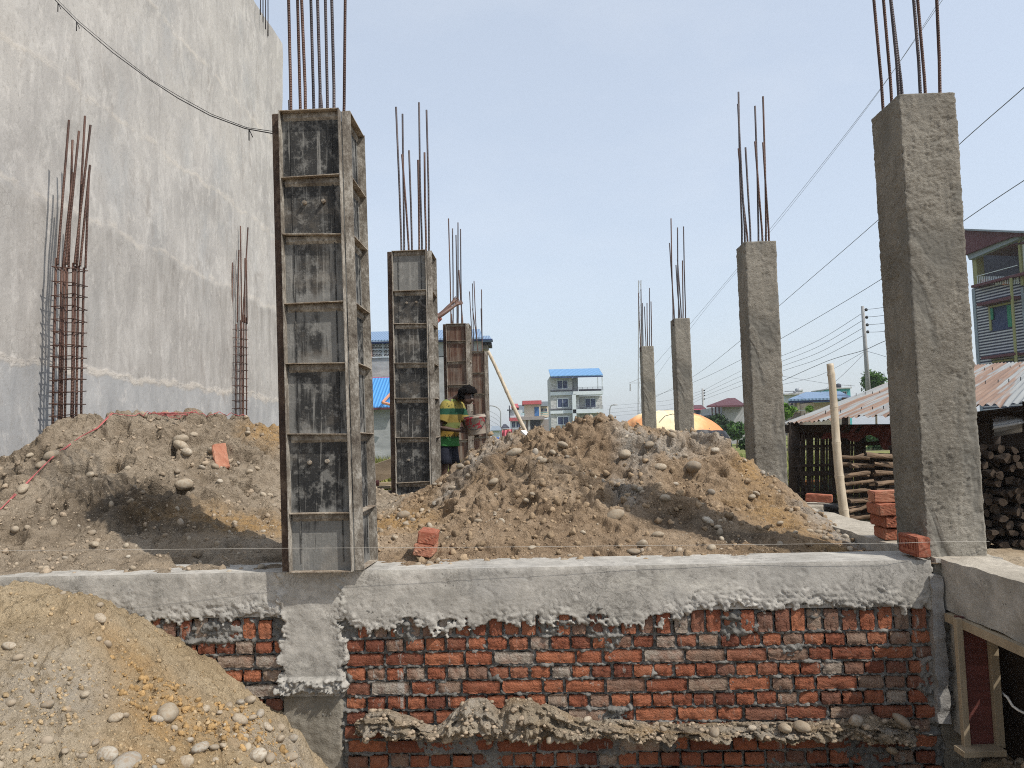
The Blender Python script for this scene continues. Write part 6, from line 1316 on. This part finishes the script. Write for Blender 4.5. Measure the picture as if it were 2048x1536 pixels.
# ================================================================== PEOPLE
def person(label, base, yaw, sc, arms, lean, headfwd, shirtm, skinm, shirt_cols=True, nm='person'):
    """base: point between the feet; body local axes: x forward, y left, z up (metres of a 1.7 m adult, scaled by sc)"""
    root = thing(nm, label, 'person', base)
    R_ = Matrix.Rotation(yaw, 3, 'Z'); T = lambda x, y, z: Vector(base)+R_ @ (Vector((x, y, z))*sc)
    hip = Vector((0, 0, .90)); ch = lambda z: Vector((lean*(z-.9), 0, z))         # spine leaning forward
    vs = []; es = []; rr = []
    def v(p, r): vs.append(p); rr.append(r); return len(vs)-1
    def e(a, b_): es.append((a, b_))
    pel = v(hip, (.13, .15)); sp1 = v(ch(1.05), (.12, .10)); sp2 = v(ch(1.22), (.135, .11)); sp3 = v(ch(1.36), (.12, .10)); nk = v(ch(1.43)+Vector((.01, 0, 0)), (.055, .055)); nk2 = v(ch(1.48)+Vector((headfwd*.45, 0, 0)), (.052, .052))
    hc = ch(1.57)+Vector((headfwd, 0, -.03-headfwd*.55)); h1 = v(hc+Vector((-.01, 0, -.02)), (.088, .078)); h2 = v(hc+Vector((-.01, 0, .07)), (.085, .078)); jaw = v(hc+Vector((.055, 0, -.075)), (.045, .045)); nose = v(hc+Vector((.105, 0, -.01)), (.016, .016))
    for a, b_ in ((pel, sp1), (sp1, sp2), (sp2, sp3), (sp3, nk), (nk, nk2), (nk2, h1), (h1, h2), (h1, jaw), (h1, nose)): e(a, b_)
    for s_ in (-1, 1): ear = v(hc+Vector((-.01, s_*.088, .0)), (.018, .02)); e(h1, ear)
    for s_, (el, wr, tips) in zip((1, -1), arms):
        sh_ = ch(1.36)+Vector((0, s_*.165, .01)); a = v(sh_, (.062, .062)); e(sp3, a); b_ = v(sh_.lerp(el, .5), (.046, .046)); e(a, b_); c = v(el, (.038, .038)); e(b_, c); d = v(el.lerp(wr, .45), (.036, .036)); e(c, d); f_ = v(wr, (.024, .026)); e(d, f_)
        hd = (tips-wr).normalized(); ln = .17; side = hd.cross(Vector((0, s_, .2))).normalized(); pm = v(wr+hd*.055, (.034, .022)); e(f_, pm)
        cur = Vector((0, -s_, 0))*.35
        for k, l_ in enumerate((.075, .088, .082, .064)):
            o = side*((k-1.5)*.021); k0 = v(wr+hd*.095+o, (.0105, .0105)); e(pm, k0); k1 = v(wr+hd*(.095+l_*.55)+o*1.1+cur*.02, (.0095, .0095)); e(k0, k1); k2 = v(wr+hd*(.095+l_*.9)+o*1.1+cur*.06, (.0075, .0075)); e(k1, k2)
        t1 = v(wr+hd*.05+side*-.035+cur*.03, (.012, .012)); e(pm, t1); t2 = v(wr+hd*.09+side*-.05+cur*.07, (.010, .010)); e(t1, t2)
    for s_ in (1, -1):
        a = v(Vector((0, s_*.085, .84)), (.085, .085)); e(pel, a); k = v(Vector((.03, s_*.11, .47)), (.056, .056)); e(a, k); cf = v(Vector((-.01, s_*.115, .32)), (.052, .052)); e(k, cf); an = v(Vector((-.02, s_*.12, .08)), (.033, .033)); e(cf, an); to_ = v(Vector((.10, s_*.14, .03)), (.038, .028)); e(an, to_); tt = v(Vector((.17, s_*.15, .022)), (.03, .02)); e(to_, tt); hl_ = v(Vector((-.05, s_*.12, .03)), (.03, .03)); e(an, hl_)
    me = bpy.data.meshes.new('body'); o0 = Vector(base); me.from_pydata([(T(*p)-o0)[:] for p in vs], es, []); me.materials.append(MT[skinm])
    ob = link('body', me, root); sk = ob.modifiers.new('skin', 'SKIN'); sk.use_smooth_shade = True
    for i, r in enumerate(rr): me.skin_vertices[0].data[i].radius = (r[0]*sc, r[1]*sc)
    me.skin_vertices[0].data[pel].use_root = True
    ss = ob.modifiers.new('subdivision', 'SUBSURF'); ss.levels = 2; ss.render_levels = 2
    def ring(c, fx, fy, n=20, tilt=0., wob=0., seed=0):
        out = []
        for k in range(n):
            a = 2*math.pi*k/n; w_ = 1+wob*float(fbm(math.cos(a)*2, math.sin(a)*2+c[2]*6, 3, seed)); out.append(T(c[0]+fx*math.cos(a)*w_, c[1]+fy*math.sin(a)*w_, c[2]+tilt*math.cos(a)))
        return out
    # shirt: torso and sleeves
    m_ = MB(); rings = []
    for z, fx, fy in ((.785, .165, .205), (.80, .168, .21), (.85, .158, .20), (.95, .150, .19), (1.05, .148, .187), (1.15, .150, .190), (1.25, .150, .198), (1.33, .135, .20), (1.385, .11, .175), (1.42, .08, .12), (1.445, .062, .075)):
        c = ch(max(z, .9)); rings.append(ring((c.x+.0, 0, z), fx, fy, 28, -.01 if z < .8 else 0, .10 if z < 1.2 else .05, 3))
    m_.loft(rings, 0, False)
    for s_, (el, wr, tips) in zip((1, -1), arms):
        shp = ch(1.36)+Vector((0, s_*.13, .015)); en = ch(1.36)+Vector((0, s_*.165, .01)); d = (el-en); ax_ = d.normalized(); pts = [shp, en+ax_*.02, en+d*.35, en+d*.78]
        m_.tube([T(*p) for p in pts], [.075*sc, .088*sc, .083*sc, .090*sc], 16, 0, False)
    so_ = m_.build('shirt', MT[shirtm], root, None, True); sm = so_.modifiers.new('solid', 'SOLIDIFY'); sm.thickness = .006
    ss = so_.modifiers.new('subdivision', 'SUBSURF'); ss.levels = 1; ss.render_levels = 1
    m_ = MB(); m_.loft([ring((0, 0, z), fx, fy, 24, 0, .05, 6) for z, fx, fy in ((.80, .135, .185), (.88, .145, .19), (.97, .135, .175))], 0, False)
    for s_ in (1, -1): m_.loft([ring((x, s_*y, z), r, r, 18, 0, .08, 8) for x, y, z, r in ((0, .08, .86, .105), (.01, .092, .74, .103), (.02, .10, .62, .100), (.028, .108, .54, .105))], 0, False)
    q = m_.build('shorts', MT['shorts_dark'], root, None, True); sm = q.modifiers.new('solid', 'SOLIDIFY'); sm.thickness = .006
    # hair cap
    Vh, Fh = ico(4); keep = []
    Vn = Vh.copy(); n = 1.6*fbm(Vh[:, 0]*6+Vh[:, 2]*2, Vh[:, 1]*6-Vh[:, 2]*3, 4, 4); Vn = Vh*(1+.10*n[:, None]+.05*np.sign(n)[:, None]*.4)
    hv = np.stack([Vn[:, 0]*.135+hc.x+.005, Vn[:, 1]*.128+hc.y, Vn[:, 2]*.125+hc.z+.062], 1)
    ok = ~((Vh[:, 0] > .25) & (Vh[:, 2] < .12)) & (Vh[:, 2] > -.62)
    Fh = Fh[ok[Fh].all(1)]; wv_ = np.array([T(*p)[:] for p in hv]); u, inv = np.unique(Fh, return_inverse=True); npmesh('hair', wv_[u], inv.reshape(Fh.shape), MT['hair'], root)
    for s_ in (1, -1):
        m_ = MB(); m_.tube([T(*(hc+Vector((.076, s_*.034, .018)))), T(*(hc+Vector((.090, s_*.036, .018))))], [.014*sc, .009*sc], 8); m_.build('eye', MT['eye_white'], root, None, True)
    m_ = MB(); m_.tube([T(*(hc+Vector((.094, -.022, -.068)))), T(*(hc+Vector((.102, 0, -.068)))), T(*(hc+Vector((.094, .022, -.068))))], .006*sc, 6); m_.build('mouth', MT['ply_red'], root, None, True)
    return root, T, ch
def shirtmat():
    t = NT('shirt_print', .9, .1); x, y, z = t.sep(t.co()); v = t.co(); n = t.noise(v, 9, 4, .6)
    zz_ = t.math('ADD', z, t.math('MULTIPLY', t.math('SUBTRACT', n, .5), .02))
    c = t.ramp(t.math('DIVIDE', zz_, 1.25), [(0., (.045, .16, .05)), (.575, (0.049, 0.150, 0.049)), (.583, (0.236, 0.157, 0.035)), (.65, (0.251, 0.172, 0.038)), (.657, (0.150, 0.179, 0.064)), (.70, (0.150, 0.164, 0.056)), (.71, (0.229, 0.172, 0.049)), (.775, (0.222, 0.186, 0.056)), (.78, (0.020, 0.067, 0.042)), (.83, (0.024, 0.078, 0.042)), (.835, (0.265, 0.222, 0.064)), (.90, (0.164, 0.208, 0.071)), (1., (0.179, 0.222, 0.078))], 'CONSTANT')  # shirt colours dimmed to stand in for the column's shadow
    pr = t.ramp(t.vor(t.co((30, 30, 46)), 1., 'F1'), [(.28, 1.), (.34, 0.)]); band = t.ramp(t.math('DIVIDE', z, 1.25), [(.835, 0.), (.84, .8), (.895, .8), (.90, 0.)])
    c = t.mix(t.math('MULTIPLY', pr, band), c, (.02, .03, .02)); MT['shirt_print'] = t.out(c, t.bump(n, .4, .02))
shirtmat()
bz = .885; bp = P(895, 1000, 8.5); base = Vector((bp.x, bp.y, bz)); yaw = rad(-26); sc = .80
V3 = lambda *a: Vector(a)
elL, wrL, tL = V3(.20, .22, 1.06), V3(.36, .15, .96), V3(.50, .06, .93); elR, wrR, tR = V3(.06, -.27, 1.04), V3(.26, -.17, 1.0), V3(.40, -.07, .99)
boy, TB, chB = person('young person in a green and yellow printed T-shirt and dark shorts bending over a bucket', base, yaw, sc, [(elL, wrL, tL), (elR, wrR, tR)], .24, .19, 'shirt_print', 'skin')
# lettering on the shirt band
cu = bpy.data.curves.new('lettering', 'FONT'); cu.body = 'B-SKLK'; cu.size = .062; cu.extrude = .001; cu.align_x = 'CENTER'; cu.align_y = 'CENTER'; simple('print_black', (.012, .012, .01), .1); cu.materials.append(MT['print_black'])
lo = textmesh(cu); so_ = [c for c in boy.children if c.name.startswith('shirt')][0]; lo.parent = so_
fwd = Vector((math.cos(yaw), math.sin(yaw), 0)); lf = Vector((-math.sin(yaw), math.cos(yaw), 0)); nr_ = (fwd*.78-lf*.62).normalized(); xd = Vector((0, 0, 1)).cross(nr_).normalized(); Mx = Matrix((xd, Vector((0, 0, 1)), nr_)).transposed().to_4x4()
pc = TB(0, 0, .915); Mx.translation = pc+nr_*.166-base; lo.matrix_local = Mx
# bucket
def bucketm():
    t = NT('bucket', .6, .3); v = t.co(); x, y, z = t.sep(v); n = t.noise(v, 14, 4, .7, 1.5); c = t.ramp(t.noise(v, 6, 4), [(.35, (.25, .21, .17)), (.6, (.40, .345, .285))])  # bucket tones dimmed for the same painted shade as the figure
    msk = t.ramp(z, [(.06, 0.), (.07, 1.), (.19, 1.), (.20, 0.)]); c = t.mix(t.math('MULTIPLY', t.ramp(n, [(.50, 0.), (.53, 1.)]), msk), c, (.42, .05, .07)); c = t.mix(t.ramp(t.noise(v, 25, 4), [(.6, 0.), (.7, .7)]), c, (.2, .17, .14)); MT['bucket'] = t.out(c)
bucketm()
bc = TB(.50, .0, .93); bk = thing('bucket', 'dirty cream bucket with red print held by the young person', 'bucket', bc); m_ = MB(); rings = []; tl_ = Matrix.Rotation(rad(-8), 3, 'Y')
for r, z in ((.01, .0), (.108, 0), (.112, .006), (.132, .20), (.142, .205), (.142, .225), (.134, .228), (.139, .235), (.139, .245), (.130, .247), (.106, .02), (.01, .02)): rings.append([bc+tl_ @ (Vector((r*math.cos(2*math.pi*k/28), r*math.sin(2*math.pi*k/28), z))*.88) for k in range(28)])
m_.loft(rings, 0, False); m_.build('bucket_body', MT['bucket'], bk, None, True)
m_ = MB(); m_.tube([bc+tl_ @ (Vector((.144*math.cos(a_), .144*math.sin(a_), .215-.15*abs(math.sin(a_))))*.88) for a_ in [-math.pi*k/14 for k in range(15)]], .004, 6); m_.build('handle', MT['cable_black'], bk, None, True)
m_ = MB(); m_.tube([bc+tl_ @ Vector((0, 0, .15)), bc+tl_ @ Vector((0, 0, .165))], .11, 24); m_.build('wet_mix', MT['damp_concrete'], bk)

# second person, standing on a trestle behind the second shutter box, reaching to the starter bars
hb = Vector((P(833, 800, 12.15).x, 12.15, 2.02)); sc2 = .98
def inv2(p): return (Vector(p)-hb)/sc2
e1, w1 = inv2(P(884, 629, 12.15)), inv2(P(910, 611, 12.3)); e2, w2 = inv2(P(889, 622, 12.45)), inv2(P(903, 607, 12.5))
t1_, t2_ = inv2(P(928, 601, 12.4)), inv2(P(914, 597, 12.55))
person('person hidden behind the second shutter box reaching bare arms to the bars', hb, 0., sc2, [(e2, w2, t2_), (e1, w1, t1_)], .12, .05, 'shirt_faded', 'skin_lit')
tr = thing('trestle', 'rough timber trestle carrying the person behind the second shutter box', 'trestle', (hb.x, hb.y, .92))
m_ = MB(); m_.box(hb.x-.3, hb.y-.22, 1.965, hb.x+.3, hb.y+.22, 2.012); m_.build('platform', MT['timber_old'], tr)
for sx in (-1, 1):
    for sy in (-1, 1): wbox('leg', (hb.x+sx*.27, hb.y+sy*.2, .88), (hb.x+sx*.24, hb.y+sy*.17, 1.965), .05, .05, MT['timber_old'], tr, Vector((0, 1, 0)))
